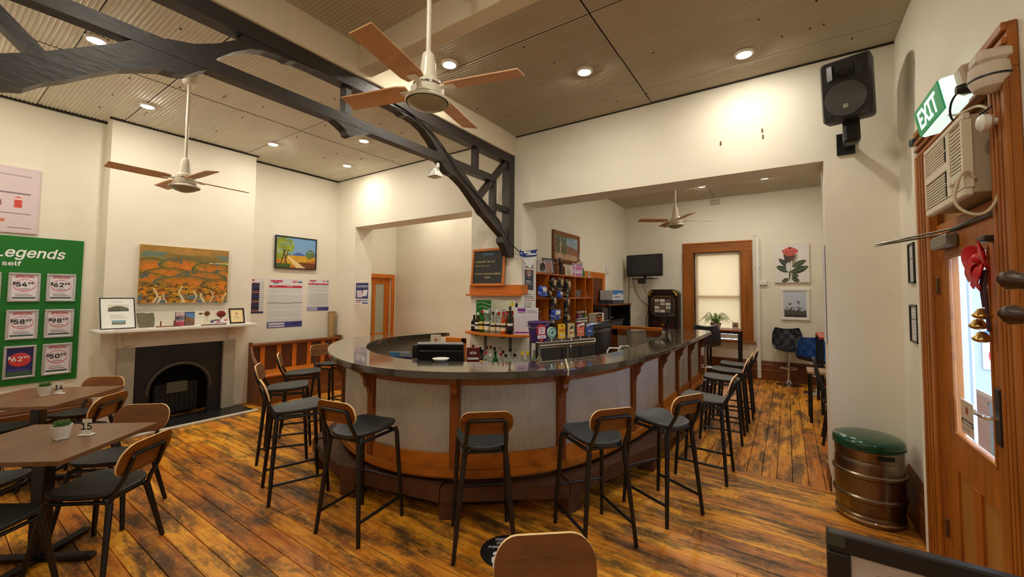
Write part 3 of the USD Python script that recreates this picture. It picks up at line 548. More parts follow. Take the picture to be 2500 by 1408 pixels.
# ================================================================ LEFT WALL: green board, price frames, fireplace, pictures
green = mat('board_green', s(16, 112, 28), .5, var=.06, scale=200, world=True)
red_ink = mat('red_ink', s(206, 40, 60), .6); white_ink = mat('white_ink', s(244, 244, 244), .5); navy = mat('navy', s(34, 34, 92), .5)
UY, UZ = (0, 1, 0), (0, 0, 1)          # on the left wall, print reads along +y
gb = thing('price_board', 'large green board of framed price specials on the left wall', 'sign board', (XL+.012, .36, 1.39))
obj('panel', box(XL+.002, XL+.018, -.38, 1.10, .60, 2.175, .002), green, gb, world=True)
text('lettering', 'Legends', .10, (XL+.019, .46, 1.955), UY, UZ, white_ink, gb, True, False, .50, .22)
text('lettering', 'self', .045, (XL+.019, .515, 1.862), UY, UZ, white_ink, gb, True, False, .13)
silver = mat('silver_frame', s(206, 204, 200), .3, metal=.6)
def price_frame(y0, y1, z0, z1, price, where, dark=False):
    t = thing('snap_sign', f'silver snap frame {where}', 'price sign', (XL+.018, (y0+y1)/2, (z0+z1)/2), group=None)
    w = .022; x0, x1 = XL+.0188, XL+.037
    for a in ((y0, y1, z1-w, z1), (y0, y1, z0, z0+w), (y0, y0+w, z0+w, z1-w), (y1-w, y1, z0+w, z1-w)):
        obj('frame_rail', box(x0, x1, *a, .005), silver, t, world=True)
    paper, rim = ((38, 34, 96), (214, 70, 60)) if dark else ((232, 224, 232), (200, 50, 80))
    ring = lambda U, V: (((U-.5)/.43)**2+((V-.58)/.24)**2 < 1) & (((U-.5)/.41)**2+((V-.58-.006)/.215)**2 > 1)
    ls = [(E_(.5, .58, .43, .24), (206, 58, 56)), (lines_(.08, .92, .18, .30, 2), (70, 70, 150)), (R_(0, 1, 0, .16), (60, 92, 66))] if dark else [(ring, rim), (lines_(.18, .82, .155, .30, 3, .4), (120, 116, 124)), (R_(.06, .94, .04, .105), (70, 92, 88)), (lines_(.3, .7, .42, .47, 1, .6), (110, 106, 116))]
    picture('price_sheet', t, (x0+.006, y0+w, z0+w), UY, UZ, y1-y0-2*w, z1-z0-2*w, layers(paper, *ls), 60, 70)
    H = z1-z0; ym = (y0+y1)/2; ik = white_ink if dark else ink
    if not price: return
    text('lettering', '$', .028, (x0+.008, ym-.083, z0+H*.595), UY, UZ, ik, t, True)
    text('lettering', price, .045, (x0+.008, ym-.058, z0+H*.53), UY, UZ, ik, t, True, False, .076)
    text('lettering', '99', .024, (x0+.008, ym+.024, z0+H*.60), UY, UZ, ik, t, True, False, .04)
    if not dark: text('lettering', 'SPECIAL', .022, (x0+.008, ym-.066, z1-w-.028), UY, UZ, red_ink, t, True, False, .132, .3)
for r, (z0, z1) in enumerate(((1.478, 1.787), (1.077, 1.393), (.668, 1.012))):
    price_frame(.563, .788, z0, z1, ('54', '58', '62')[r], ('reading $54.99, top row of the left full column', 'reading $58.99, middle row of the left full column', 'with navy sheet and red oval, bottom row')[r], r == 2)
    price_frame(.829, 1.053, z0, z1, ('62', '98', '50')[r], ('reading $62.99, top row at the right edge of the board', 'reading $98.99, middle row at the right edge of the board', 'reading $50.99, bottom row at the right edge of the board')[r])
    price_frame(.30, .52, z0, z1, None, ('cut by the picture edge, top row', 'cut by the picture edge, middle row', 'cut by the picture edge, bottom row')[r])
ub = thing('drinks_poster', 'pale pink printed poster with a red bottle above the green board', 'poster', (XL, .4, 2.56))
obj('panel', box(XL+.002, XL+.02, -.3, .745, 2.205, 2.91, .004), mat('poster_pink', s(216, 196, 202), .5), ub, world=True)
bot = lambda U, V: (np.abs(U-.868) < np.where(V > .545, .012, .024)) & (V > .375) & (V < .56)
picture('print', ub, (XL+.0212, -.28, 2.22), UY, UZ, 1.01, .675, layers((218, 200, 206), (bot, (206, 72, 66)), (R_(.845, .892, .50, .53), (236, 216, 210)), (lines_(.7, .95, .60, .64, 1), (130, 110, 120)), (lines_(.7, .96, .28, .31, 1), (120, 104, 114)), (lines_(.8, .97, .05, .09, 1), (120, 104, 114)), (lines_(.72, .95, .88, .93, 1), (150, 130, 140)), (E_(.76, .17, .03, .03), (196, 120, 90)), (E_(.74, .44, .02, .06), (150, 90, 70))), 110, 80)
# fireplace
stone_w = mat('mantel_paint', s(214, 206, 188), .55, var=.15, scale=14, world=True, col2=s(184, 174, 152))
jamb_g = mat('fireplace_render', s(172, 166, 152), .8, var=.35, scale=60, world=True, bump=.25, bscale=90)
cast_iron = mat('cast_iron', s(24, 23, 22), .5, bump=.1, bscale=60)
fp = thing('fireplace', 'white painted fireplace with black cast iron arched insert', 'fireplace', (-6.45, 1.97, 0))
obj('mantel_shelf', slab(Polygon([(-6.55, 1.135), (-6.215, 1.135), (-6.195, 1.155), (-6.195, 2.735), (-6.215, 2.755), (-6.55, 2.755)]), 1.128, 1.165, .008), mat('mantel_white', s(240, 238, 230), .4), fp, world=True)
obj('frieze', box(-6.55, -6.44, 1.37, 2.57, .93, 1.128, .003), stone_w, fp, world=True)
for a, b in ((1.37, 1.515), (2.425, 2.57)):
    obj('jamb', box(-6.55, -6.425, a, b, 0, .93, .004), jamb_g, fp, world=True)
    P = [(0, 0), (.03, .01), (.045, .06), (.09, .10), (.17, .155), (.175, .175), (0, .175)]
    obj('bracket', prism(P, .07, frame_M((-6.44, (a+b)/2+.035, .952), (1, 0, 0), (0, 0, 1))), stone_w, fp, world=True)
arch = Polygon([(1.515, 0), (2.425, 0), (2.425, .93), (1.515, .93)])
def archpoly(r, zc): return Polygon([(1.97+r*math.cos(a), zc+r*1.0*math.sin(a)) for a in np.linspace(0, PI, 25)]+[(1.97-r, 0.02), (1.97+r, 0.02)])
ins = obj('insert', yz(arch.difference(archpoly(.30, .36)), -6.52, -6.47), cast_iron, fp, world=True)
obj('arch_moulding', tube([(-6.462, 1.97+.325*math.cos(a), .36+.325*math.sin(a)) for a in np.linspace(-.1, PI+.1, 30)], .022, 8), mat('worn_iron', s(74, 68, 58), .5, metal=.3, bump=.2), ins, smooth=50, world=True)
obj('firebox', cat([box(-6.78, -6.76, 1.55, 2.4, 0, .7), box(-6.78, -6.5, 1.55, 1.57, 0, .7), box(-6.78, -6.5, 2.37, 2.39, 0, .7), box(-6.78, -6.5, 1.55, 2.4, .68, .7)]), dark_void, fp, world=True)
obj('grate', cat([box(-6.60, -6.585, 1.74, 2.20, .05, .42, .004)]+[box(-6.585, -6.575, 1.76+.05*i, 1.775+.05*i, .07, .40) for i in range(9)]), cast_iron, fp, world=True)
obj('ash_panel', box(-6.583, -6.56, 1.86, 2.08, .30, .44, .004), mat('ash_grey', s(92, 90, 70), .8, var=.4, scale=30, world=True), fp, world=True)
obj('hearth_slab', box(-6.47, -5.985, 1.30, 2.66, 0, .018, .003), mat('hearth_black', s(30, 28, 27), .35), fp, world=True)
obj('hearth_kerb', box(-5.985, -5.935, 1.30, 2.68, 0, .03, .006), mat('kerb_pale', s(206, 200, 184), .5, var=.3, scale=9, world=True), fp, world=True)
# --- on the mantel
ZM = 1.165
def leaning(name, label, catg, y0, y1, h, x_bottom=-6.40, x_top=-6.53, fr=.012, frame_mat=None, fn=None, nx=50, ny=70, group=None, z=ZM, depth=.014, border=None):
    ang = math.atan2(x_bottom-x_top, h); M = trans(x_bottom, y0, z) @ np.array([[0, -math.sin(ang), math.cos(ang), 0], [1, 0, 0, 0], [0, math.cos(ang), math.sin(ang), 0], [0, 0, 0, 1.]])
    t = thing(name, label, catg, (x_bottom, (y0+y1)/2, z), group=group); w = y1-y0
    for a in ((0, w, 0, fr), (0, w, h-fr, h), (0, fr, fr, h-fr), (w-fr, w, fr, h-fr)):
        if fr: obj('frame_rail', TR(box(a[0], a[1], a[2], a[3], 0, depth, .003), M), frame_mat, t, world=True)
    obj('back', TR(box(fr*.5, w-fr*.5, fr*.5, h-fr*.5, .001, depth*.45), M), white_paint, t, world=True)
    picture('print', t, (M @ [fr, fr, depth*.5, 1])[:3], M[:3, 0], M[:3, 1], w-2*fr, h-2*fr, fn, nx, ny)
    return t
def hist(U, V):
    C = np.tile(np.array([236, 238, 234.]), (len(U), 1)); n = nz(U, V, 9, 3)
    k = R_(.20, .84, .56, .80)(U, V); hill = V < .66+.09*np.sin((U-.2)*5)+.03*(n-.5); C[k] = np.array([214, 212, 196.]); kk = k & hill; C[kk] = (np.array([96, 98, 82.])*(.5+n[kk][:, None])); kk = k & (V < .60); C[kk] = (60, 60, 52)
    k = R_(.30, .72, .12, .26)(U, V); C[k] = np.array([126, 168, 182.]); kk = k & (V < .19+.03*(n-.5)); C[kk] = (120, 116, 96)
    k = lines_(.26, .80, .32, .46, 5, .35)(U, V); C[k] = (176, 178, 176); k = lines_(.3, .7, .86, .92, 2, .35)(U, V); C[k] = (170, 172, 172); return C
leaning('framed_print', 'large thin black framed historical print leaning at the left end of the mantel', 'framed picture', 1.195, 1.495, .375, -6.37, -6.50, .009, black_plastic, hist, 70, 90)
st = thing('slate_piece', 'rough grey green slate slab standing on the mantel beside the framed print', 'slate', (-6.42, 1.585, ZM))
P = np.array([(1.53, 0), (1.665, .0), (1.672, .10), (1.66, .175), (1.60, .168), (1.56, .178), (1.505, .172), (1.515, .09)])
obj('slab', TR(prism(P, .018), np.array([[0, -.18, 1, -6.40], [1, 0, 0, 0], [0, 1, 0, ZM], [0, 0, 0, 1.]])), mat('slate', s(112, 108, 84), .8, var=.6, scale=12, world=True, bump=.6, bscale=25), st, world=True)
rl = thing('rail_ornament', 'small wooden post-and-wire rail ornament on the mantel', 'ornament', (-6.34, 1.78, ZM))
obj('base', box(-.025, .025, -.11, .13, 0, .012, .003), pine_y, rl)
for yq in (-.065, .065): obj('post', box(-.007, .007, yq-.006, yq+.006, .01, .075, .002), brown_z, rl)
for zq in (.045, .062): obj('wire', tube([(0, -.065, zq), (0, 0, zq-.006), (0, .065, zq)], .0018, 5), steel, rl)
def house(U, V):
    n = nz(U, V, 6, 1); C = np.array([206, 150, 160.])*(.7+.5*n[:, None]); k = (V > .42) & (V < .75); C[k] = np.array([150, 130, 140.])*(.5+n[k][:, None]); k = (V > .48) & (V < .66) & (nz(U, V, 12, 5) > .5); C[k] = (60, 56, 80); k = V > .8; C[k] = (214, 190, 196); k = V < .30; C[k] = np.array([186, 70, 96.])*(.75+.4*n[k][:, None]); return C
def land(U, V):
    n = nz(U, V, 7, 2); C = np.array([96, 140, 196.])*(.8+.35*n[:, None]); k = V < .72-.25*U+.08*(n-.5); C[k] = np.array([150, 104, 60.])*(.4+n[k][:, None]*1.1); k = V < .32; C[k] = np.array([120, 90, 80.])*(.4+n[k][:, None]*1.2); k = V > .93; C[k] = (60, 80, 120); return C
def book(label, y0, y1, fn):
    t = thing('book', label, 'book', (-6.36, (y0+y1)/2, ZM)); obj('pages', box(-6.385, -6.371, y0+.002, y1-.003, ZM+.002, ZM+.172), mat('paper', s(230, 222, 204), .8), t, world=True)
    obj('cover', cat([box(-6.388, -6.385, y0, y1, ZM, ZM+.175), box(-6.371, -6.368, y0, y1, ZM, ZM+.175), box(-6.388, -6.368, y0, y0+.003, ZM, ZM+.175)]), navy, t, world=True)
    picture('cover_print', t, (-6.3672, y0+.001, ZM+.001), UY, UZ, y1-y0-.002, .173, fn, 30, 44)
book('upright pink book with a building on its cover, on the mantel', 1.865, 1.958, house); book('upright book with a blue sky and brown hill cover, on the mantel', 1.963, 2.062, land)
wm = thing('toy_windmill', 'small tan model windmill with lattice tower on the mantel', 'ornament', (-6.35, 2.185, ZM))
obj('tower', cat([bar((x*.022, y*.022, .0), (x*.005, y*.005, .13), .004) for x in (-1, 1) for y in (-1, 1)]+[bar((-.022+z*.13, -.022+z*.13, z), (.022-z*.13, -.022+z*.13, z), .003) for z in (.03, .07)]+[bar((-.022+z*.13, .022-z*.13, z), (.022-z*.13, .022-z*.13, z), .003) for z in (.03, .07)]+[box(-.03, .03, -.03, .03, 0, .006)]), mat('bone_paint', s(222, 210, 186), .5), wm)
obj('wheel', cat([TR(box(-.002, .002, .008, .036, -.009, .009), trans(.014, 0, .15) @ np.array([[1, 0, 0, 0], [0, math.cos(a), -math.sin(a), 0], [0, math.sin(a), math.cos(a), 0], [0, 0, 0, 1.]])) for a in np.arange(8)*PI/4]+[TR(lathe([(.008, -.004), (.008, .004)], 10), trans(.014, 0, .15) @ frame_M((0, 0, 0), (0, 1, 0), (0, 0, 1)))]), mat('rust_tan', s(150, 104, 54), .5), wm)
obj('tail_vane', cat([bar((.01, 0, .15), (0, -.06, .148), .004), box(-.002, .002, -.085, -.05, .138, .16)]), mat('rust_brown', s(110, 64, 30), .6), wm)
ts = thing('timber_strip', 'short dark brown timber strip lying along the mantel front under the windmill', 'wooden strip', (-6.26, 2.25, ZM))
obj('strip', box(-.02, .02, -.15, .13, 0, .012, .003), brown_y, ts); obj('end_block', box(-.014, .014, .09, .125, .012, .016, .001), mat('strip_tan', s(150, 96, 60), .6), ts)
bc = thing('berry_ball', 'round cluster of dark red berries on a small stem on the mantel', 'ornament', (-6.42, 2.375, ZM))
g = [trimesh.creation.icosphere(1, .012).apply_translation((.038*math.sqrt(max(0, 1-(1-2*(i+.5)/60)**2))*math.cos(i*2.39996), .042*math.sqrt(max(0, 1-(1-2*(i+.5)/60)**2))*math.sin(i*2.39996), .135+.036*(1-2*(i+.5)/60))) for i in range(60)]
obj('berries', cat(g), mat('berry_red', s(128, 34, 24), .3, rnd=.1), bc, smooth=True); obj('stem', lathe([(.028, 0), (.026, .01), (.008, .025), (.007, .11)], 12), brown_z, bc, smooth=30)
def cardfn(U, V):
    n = nz(U, V, 9, 4); C = np.tile(np.array([226, 224, 226.]), (len(U), 1)); k = (U < .5) & (n > .5); C[k] = (70, 60, 70); k = E_(.38, .45, .16, .3)(U, V) & (n > .42); C[k] = (196, 120, 140); k = E_(.82, .8, .12, .15)(U, V); C[k] = (206, 60, 70); k = lines_(.52, .9, .2, .5, 3)(U, V); C[k] = (150, 140, 120); return C
leaning('postcard', 'landscape pink and white flower postcard leaning on the mantel below the berries', 'card', 2.215, 2.435, .075, -6.29, -6.32, 0, None, cardfn, 60, 24, depth=.004)
def cert(U, V):
    C = np.tile(np.array([240, 216, 164.]), (len(U), 1)); k = ~R_(.06, .94, .05, .95)(U, V); C[k] = (206, 176, 120); k = E_(.5, .68, .1, .07)(U, V); C[k] = (196, 110, 90); k = lines_(.25, .8, .25, .55, 5, .3)(U, V); C[k] = (178, 148, 104); return C
leaning('certificate', 'dark framed cream certificate standing at the right end of the mantel', 'framed certificate', 2.445, 2.635, .215, -6.33, -6.39, .017, mat('frame_dark', s(40, 28, 24), .3), cert, 40, 50)
pp = thing('paper_slip', 'thin white and red paper lying at the left front of the mantel', 'paper', (-6.23, 1.40, ZM)); obj('sheet', box(-.025, .025, -.12, .14, 0, .002), mat('slip', s(226, 196, 190), .6), pp); obj('cover_sheet', box(-.02, .02, -.11, .02, .002, .0032), mat('slip_red', s(206, 120, 120), .6), pp)
# --- paintings (generic landscapes)
def autumn(U, V):
    """rolling orange and olive hills over a grove of pale trunks"""
    n1, n2, n3 = nz(U, V, 5, 1), nz(U, V, 14, 2), nz(U*1.0, V*2.2, 30, 3)
    C = np.array([150, 128, 60.])*(.7+.5*n1[:, None]); k = V > .86; C[k] = np.array([176, 134, 62.])*(.75+.45*n2[k][:, None])
    k = (V > .80) & (V < .90) & (n1 > .52); C[k] = (112, 128, 110)
    for i, (cx, cy, a, b) in enumerate([(.12, .62, .20, .16), (.45, .66, .26, .15), (.80, .60, .24, .16), (.95, .50, .2, .12), (.30, .50, .26, .12), (.68, .46, .3, .12), (.10, .42, .2, .10), (.50, .36, .35, .13), (.90, .34, .22, .10)]):
        d = ((U-cx)/a)**2+((V-cy)/b)**2; k = (d < 1+.5*(n2-.5)) & (V < cy+b)
        t = np.clip(d+(n3-.5)*.9, 0, 1)[:, None]; col = np.array([214, 122, 26.])*(1-t)+np.array([112, 104, 44.])*t; C[k] = (col*(.75+.5*n2[:, None]))[k]
        e = np.abs(d-1) < .07; C[e & (V > cy-.02)] = (74, 106, 104) if i % 2 else (70, 78, 40)
    k = (np.abs(V-.735-.01*np.sin(U*9)) < .010) & (U > .76); C[k] = (206, 196, 140)
    k = (n2 < .34) & (V < .78) & (V > .3); C[k] = np.array([96, 122, 112.])*(.7+.5*n2[k][:, None])
    k = V < .30+.10*(n1-.5)+.03*np.sin(U*17); C[k] = (np.array([206, 142, 30.])*(.55+.75*n2[:, None]))[k]
    v_ = V < .34; C[v_ & (n3 > .60)] = (62, 62, 26); C[v_ & (n2 < .38)] = (120, 70, 24); C[(V < .14) & (nz(U, V, 9, 8) < .42)] = (92, 118, 128); C[v_ & (nz(U, V, 16, 9) > .64)] = (226, 128, 32)
    for x, w, h in ((.17, .010, .26), (.20, .013, .12), (.27, .007, .16), (.44, .009, .30), (.46, .013, .14), (.60, .009, .22), (.69, .011, .18), (.72, .006, .10), (.80, .008, .22), (.96, .009, .2)):
        k = (np.abs(U-x-.02*np.sin(V*22+x*30)) < w) & (V < h); C[k] = (226, 208, 158)
    return C
tp = thing('hills_painting', 'large unframed canvas painting of orange rolling hills above the mantel', 'painting', (-6.53, 1.97, 1.815))
obj('canvas', box(-6.548, -6.515, 1.535, 2.475, 1.455, 2.175, .003), mat('canvas_edge', s(176, 140, 70), .7), tp, world=True)
picture('paint', tp, (-6.5142, 1.536, 1.456), UY, UZ, .938, .718, autumn, 210, 160)
def country(U, V):
    n1, n2 = nz(U, V, 6, 11), nz(U, V, 22, 12); C = np.array([120, 170, 226.])*(.85+.1*V[:, None])+np.array([70, 50, 20.])*(1-V[:, None])*n1[:, None]
    k = (V < .47+.05*np.sin(U*14)*(U > .35)) & (V > .38); C[k] = (66, 104, 176)
    k = V < .42; C[k] = (np.array([226, 176, 44.])*(.7+.45*n2[:, None]))[k]; k = (V < .30) & (n1 > .5); C[k] = (196, 120, 40); k = (V < .2) & (U > .55); C[k] = (np.array([120, 66, 30.])*(.6+.7*n2[:, None]))[k]
    k = np.abs(U-(.30+.9*np.maximum(.36-V, 0))) < .03+.25*np.maximum(.36-V, 0); C[k & (V < .38)] = (236, 206, 150)
    k = E_(.86, .48, .12, .16)(U, V) & (n2 > .4); C[k] = (96, 120, 52)
    k = (E_(.20, .72, .24, .3)(U, V) | E_(.1, .55, .2, .3)(U, V)) & (n2 > .42); C[k] = (np.array([150, 164, 40.])*(.5+.9*n1[:, None]))[k]
    for x0, x1 in ((.12, .22), (.26, .16), (.20, .30)): C[(np.abs(U-(x0+(x1-x0)*(V-.12)/.5)) < .012) & (V > .12) & (V < .6)] = (70, 46, 30)
    C[(V < .14) & (U < .35)] = (70, 90, 40); return C
sp = thing('country_painting', 'small black framed landscape painting of a tree and yellow field', 'painting', (XL, 3.55, 2.25))
for a in ((3.215, 3.895, 1.99, 2.005), (3.215, 3.895, 2.505, 2.52), (3.215, 3.23, 2.005, 2.505), (3.88, 3.895, 2.005, 2.505)): obj('frame_rail', box(XL+.002, XL+.045, *a, .003), black_plastic, sp, world=True)
obj('backing', box(XL+.002, XL+.03, 3.225, 3.885, 2.0, 2.51), black_plastic, sp, world=True)
picture('paint', sp, (XL+.0312, 3.23, 2.005), UY, UZ, .65, .50, country, 130, 100)
# --- paper posters
def chart(U, V):
    C = np.tile(np.array([226, 224, 226.]), (len(U), 1)); k = (V < .88) & (U < .66) & (V > .01); rows = np.floor(V*26); pal = np.array([[60, 40, 90], [34, 34, 80], [80, 40, 60], [120, 70, 50], [40, 60, 120], [150, 110, 120], [30, 30, 70]], float); C[k] = pal[(rows[k]*5 % 7).astype(int)]
    k = (V < .88) & (U < .66) & ((V*26) % 1 < .25); C[k] = (40, 34, 60); k = (U >= .66) & (V < .9) & ((V*16) % 1 < .13); C[k] = (90, 86, 110); k = (V < .05) & (U > .6); C[k] = (44, 44, 110); k = R_(.05, .3, .92, .97)(U, V); C[k] = (190, 40, 60); return C
def form(n, split):
    def fn(U, V):
        C = np.tile(np.array([226, 224, 230.]), (len(U), 1)); k = R_(.04, .96, .13, .82)(U, V); C[k] = (222, 226, 224); k = k & ((V*n) % 1 < .2); C[k] = (176, 182, 184)
        k = R_(.03, .97, .82, .865)(U, V); C[k] = (196, 30, 60); k = R_(.07, .40, .93, .97)(U, V); C[k] = (206, 60, 90); k = R_(.13, .3, .90, .925)(U, V); C[k] = (70, 60, 110); k = R_(.68, .82, .92, .97)(U, V); C[k] = (214, 130, 150); k = R_(.85, .97, .92, .96)(U, V); C[k] = (70, 90, 140)
        k = V < .115; C[k] = (66, 66, 140); k = R_(.03, .48, .015, .045)(U, V) | R_(.03, .48, .065, .095)(U, V); C[k] = (230, 230, 236); k = R_(.7, .95, .05, .08)(U, V); C[k] = (40, 40, 90)
        k = R_(.1, .2, .838, .85)(U, V) | R_(.5, .7, .838, .85)(U, V); C[k] = (236, 170, 180)
        if split: C[(np.abs(V-.50-.006*np.sin(U*9)) < .007)] = (96, 96, 104)
        return C
    return fn
def sheet(name, label, y0, y1, z0, z1, fn, nx, ny):
    t = thing(name, label, 'poster', (XL, (y0+y1)/2, (z0+z1)/2)); obj('paper', box(XL+.001, XL+.004, y0, y1, z0, z1), mat('poster_paper', s(224, 222, 226), .6), t, world=True)
    picture('print', t, (XL+.0046, y0, z0), UY, UZ, y1-y0, z1-z0, fn, nx, ny)
sheet('paper_chart', 'narrow multicoloured chart poster, left of the three papers below the landscape painting', 2.885, 3.08, 1.275, 1.815, chart, 40, 110)
sheet('paper_form', 'tall white lined form poster with red band and blue foot, the middle of three papers', 3.14, 3.695, 1.035, 1.82, form(36, True), 80, 150)
sheet('paper_form', 'smaller white form poster with red band, the right of three papers', 3.775, 4.165, 1.29, 1.835, form(44, False), 60, 110)
# --- pew
pw = thing('pew_bench', 'dark timber church pew with orange back slats against the left wall', 'bench', (-6.5, 3.53, 0))
obj('cap_rail', box(-6.64, -6.53, 2.80, 4.24, .79, .835, .01), brown_y, pw, world=True)
obj('back_panel', box(-6.62, -6.60, 2.84, 4.22, .40, .80), mat('pew_dark', s(92, 46, 16), .4, var=.4, scale=9, stretch=(1, 1, .2), world=True), pw, world=True)
for yq in (3.00, 3.24, 3.48, 3.72, 3.96, 4.16): obj('slat', box(-6.60, -6.588, yq-.035, yq+.035, .42, .79, .003), orange_z, pw, world=True)
obj('seat', box(-6.62, -6.15, 2.83, 4.22, .385, .42, .008), orange_y, pw, world=True)
obj('front_board', box(-6.22, -6.20, 2.84, 4.22, .13, .385, .003), brown_y, pw, world=True)
obj('plinth', cat([box(-6.24, -6.17, 2.82, 4.22, 0, .10, .005), box(-6.23, -6.18, 2.82, 4.22, .10, .13, .008)]), brown_y, pw, world=True)
P = [(-6.66, 0), (-6.15, 0), (-6.15, .42), (-6.18, .50), (-6.32, .56), (-6.45, .66), (-6.52, .80), (-6.52, .86), (-6.66, .86)]
for yq in (2.79, 4.22): obj('end_panel', xz(Polygon(P), yq, yq+.04), brown_z, pw, world=True)
cp = thing('clay_pillar', 'tall rough tan bark cylinder standing behind the pew by the corner', 'vase', (-6.72, 4.19, 0))
prof = [(.050, 0), (.055, .02)]+[(.053+.004*math.sin(i*2.3), .05+i*.05) for i in range(24)]+[(.057, 1.25), (.045, 1.255), (.043, 1.1)]
obj('body', lathe(prof, 22), mat('bark_tan', s(176, 146, 96), .85, var=.4, scale=14, bump=.5, bscale=30), cp, smooth=60)
obj('rim', lathe([(.050, 1.245), (.06, 1.25), (.06, 1.268), (.05, 1.272)], 22), mat('bark_rim', s(160, 130, 84), .8), cp, smooth=40)
# ================================================================ THE COLUMN BETWEEN THE OPENINGS
UX = (1, 0, 0)
cb = thing('chalkboard', 'orange framed chalkboard with handwritten specials leaning on the column', 'chalkboard', (-3.25, YA, 1.75))
M_cb = trans(-3.285, YA-.055, 1.735) @ np.array([[1, 0, 0, 0], [0, .995, .09, 0], [0, -.09, .995, 0], [0, 0, 0, 1.]])
def P_(m): return TR(m, M_cb)
z0, z1, x0, x1, w = -.03, .475, -.275, .275, .035
obj('slate', P_(box(x0+.01, x1-.01, .0, .008, z0+.01, z1-.01)), mat('chalk_slate', s(34, 34, 32), .6, var=.12, scale=6), cb, world=True)
for a in ((x0, x1, z0, z0+w), (x0, x1, z1-w, z1)): obj('frame_rail', P_(box(a[0], a[1], -.012, .012, a[2], a[3], .005)), orange_x, cb, world=True)
for a in ((x0, x0+w, z0+w, z1-w), (x1-w, x1, z0+w, z1-w)): obj('frame_stile', P_(box(a[0], a[1], -.012, .012, a[2], a[3], .005)), orange_z, cb, world=True)
chalk_b, chalk_y = mat('chalk_blue', s(130, 190, 232), .8), mat('chalk_yellow', s(240, 224, 150), .8)
vu = M_cb[:3, 2]
def ch(t_, x, z, h, m, wd=None, c=False): text('chalk_writing', t_, h, (M_cb @ [x, -.001, z, 1])[:3], UX, vu, m, cb, False, c, wd)
ch('~SPECIALS~', 0, .385, .026, chalk_b, .21, True); ch('* LASAGNE  $20.00', -.24, .285, .024, chalk_y, .35); ch('Cooked to order + salad', -.22, .235, .016, chalk_y, .24)
ch('* CHICKEN & MUSHROOM CASSEROLE', -.24, .125, .018, chalk_y, .46); ch('$18.00', -.04, .075, .022, chalk_y, .085)
tb = thing('timber_rail', 'orange timber rail across the column under the chalkboard', 'timber rail', (-3.19, YA, 1.66))
obj('rail', box(-3.61, -2.77, YA-.022, YA-.001, 1.60, 1.72, .003), orange_x, tb, world=True); obj('ledge', box(-3.63, -2.765, YA-.085, YA-.001, 1.575, 1.60, .004), orange_x, tb, world=True); obj('return_rail', box(-2.773, -2.752, YA-.02, YA+.12, 1.60, 1.72, .003), orange_y, tb, world=True)
mi = thing('bar_mirror', 'rectangular mirror on the column behind the upper bottle shelf', 'mirror', (-3.18, YA, 1.35))
obj('glass', box(-3.50, -2.86, YA-.008, YA-.002, 1.14, 1.52), mat('mirror_silver', s(232, 236, 236), .02, metal=1.), mi, world=True)
for i, (x, z, t_, h) in enumerate(((-3.38, 1.475, 'COLD', .03), (-3.36, 1.42, 'drinks', .025))): obj('swirl', tube(smooth_path([(x-.1, YA-.010, z), (x-.02, YA-.010, z+.015), (x+.08, YA-.010, z-.01), (x+.2, YA-.010, z+.012)], 20), .003, 4), white_paint, mi, world=True)
obj('sticker', box(-2.93, -2.885, YA-.0095, YA-.008, 1.45, 1.50), mat('yellow_plastic', s(238, 206, 40), .5), mi, world=True)
bs = thing('bottle_shelf', 'curved orange timber bottle shelf around the foot of the column', 'shelf', (-3.08, 4.1, 1.09))
P = Polygon([(-3.08+.55*math.cos(a), 4.285+.33*math.sin(a)) for a in np.linspace(PI, 2*PI, 40)]+[(-2.53, 4.42), (-2.76, 4.42), (-2.76, 4.285)]).buffer(0)
obj('board', slab(P, 1.085, 1.108, .004), orange_x, bs, world=True)
for x in (-3.33, -2.93): obj('bracket', cat([box(x-.012, x+.012, YA-.03, YA-.002, .72, 1.085), box(x-.012, x+.012, YA-.22, YA-.002, 1.06, 1.085)]), mat('bracket_grey', s(110, 108, 110), .5), bs, world=True)
obj('bracket', box(-2.66, -2.64, 4.30, 4.32, .72, 1.085), mat('bracket_grey', 0), bs, world=True)
# ---------------- bottles
def bglass(name, col, rough=.05): return mat(name, col, rough, trans=.9, spec=.5, ior=1.45)
G = {'clear': bglass('glass_clear', s(236, 244, 238)), 'green': bglass('glass_green', s(60, 150, 70)), 'pale': bglass('glass_pale_green', s(190, 226, 196)), 'brown': mat('glass_brown', s(52, 24, 10), .08), 'black': mat('glass_black', s(16, 14, 16), .08), 'orange': mat('glass_orange', s(206, 74, 24), .1, trans=.3), 'blue': bglass('glass_blue', s(110, 160, 220)), 'amber': mat('glass_amber', s(150, 76, 20), .08, trans=.35), 'purple': mat('glass_purple', s(150, 40, 120), .1, trans=.4), 'lime': mat('glass_lime', s(176, 206, 90), .1, trans=.4)}
LAB = {'white': mat('label_white', s(236, 232, 222), .5), 'black': mat('label_black', s(28, 26, 28), .5), 'yellow': mat('label_yellow', s(232, 206, 96), .5), 'cream': mat('label_cream', s(230, 214, 170), .5), 'red': mat('label_red', s(190, 44, 40), .5), 'blue': mat('label_blue', s(60, 90, 170), .5), 'none': None}
CAP = {'red': mat('cap_red', s(178, 30, 34), .35), 'white': mat('cap_white', s(236, 236, 232), .35), 'black': mat('cap_black', s(24, 22, 24), .3), 'yellow': mat('cap_yellow', s(240, 196, 30), .35), 'gold': mat('cap_gold', s(200, 160, 70), .3, metal=.7), 'brown': mat('cap_brown', s(90, 50, 28), .4), 'grey': mat('cap_grey', s(170, 170, 172), .3, metal=.6)}
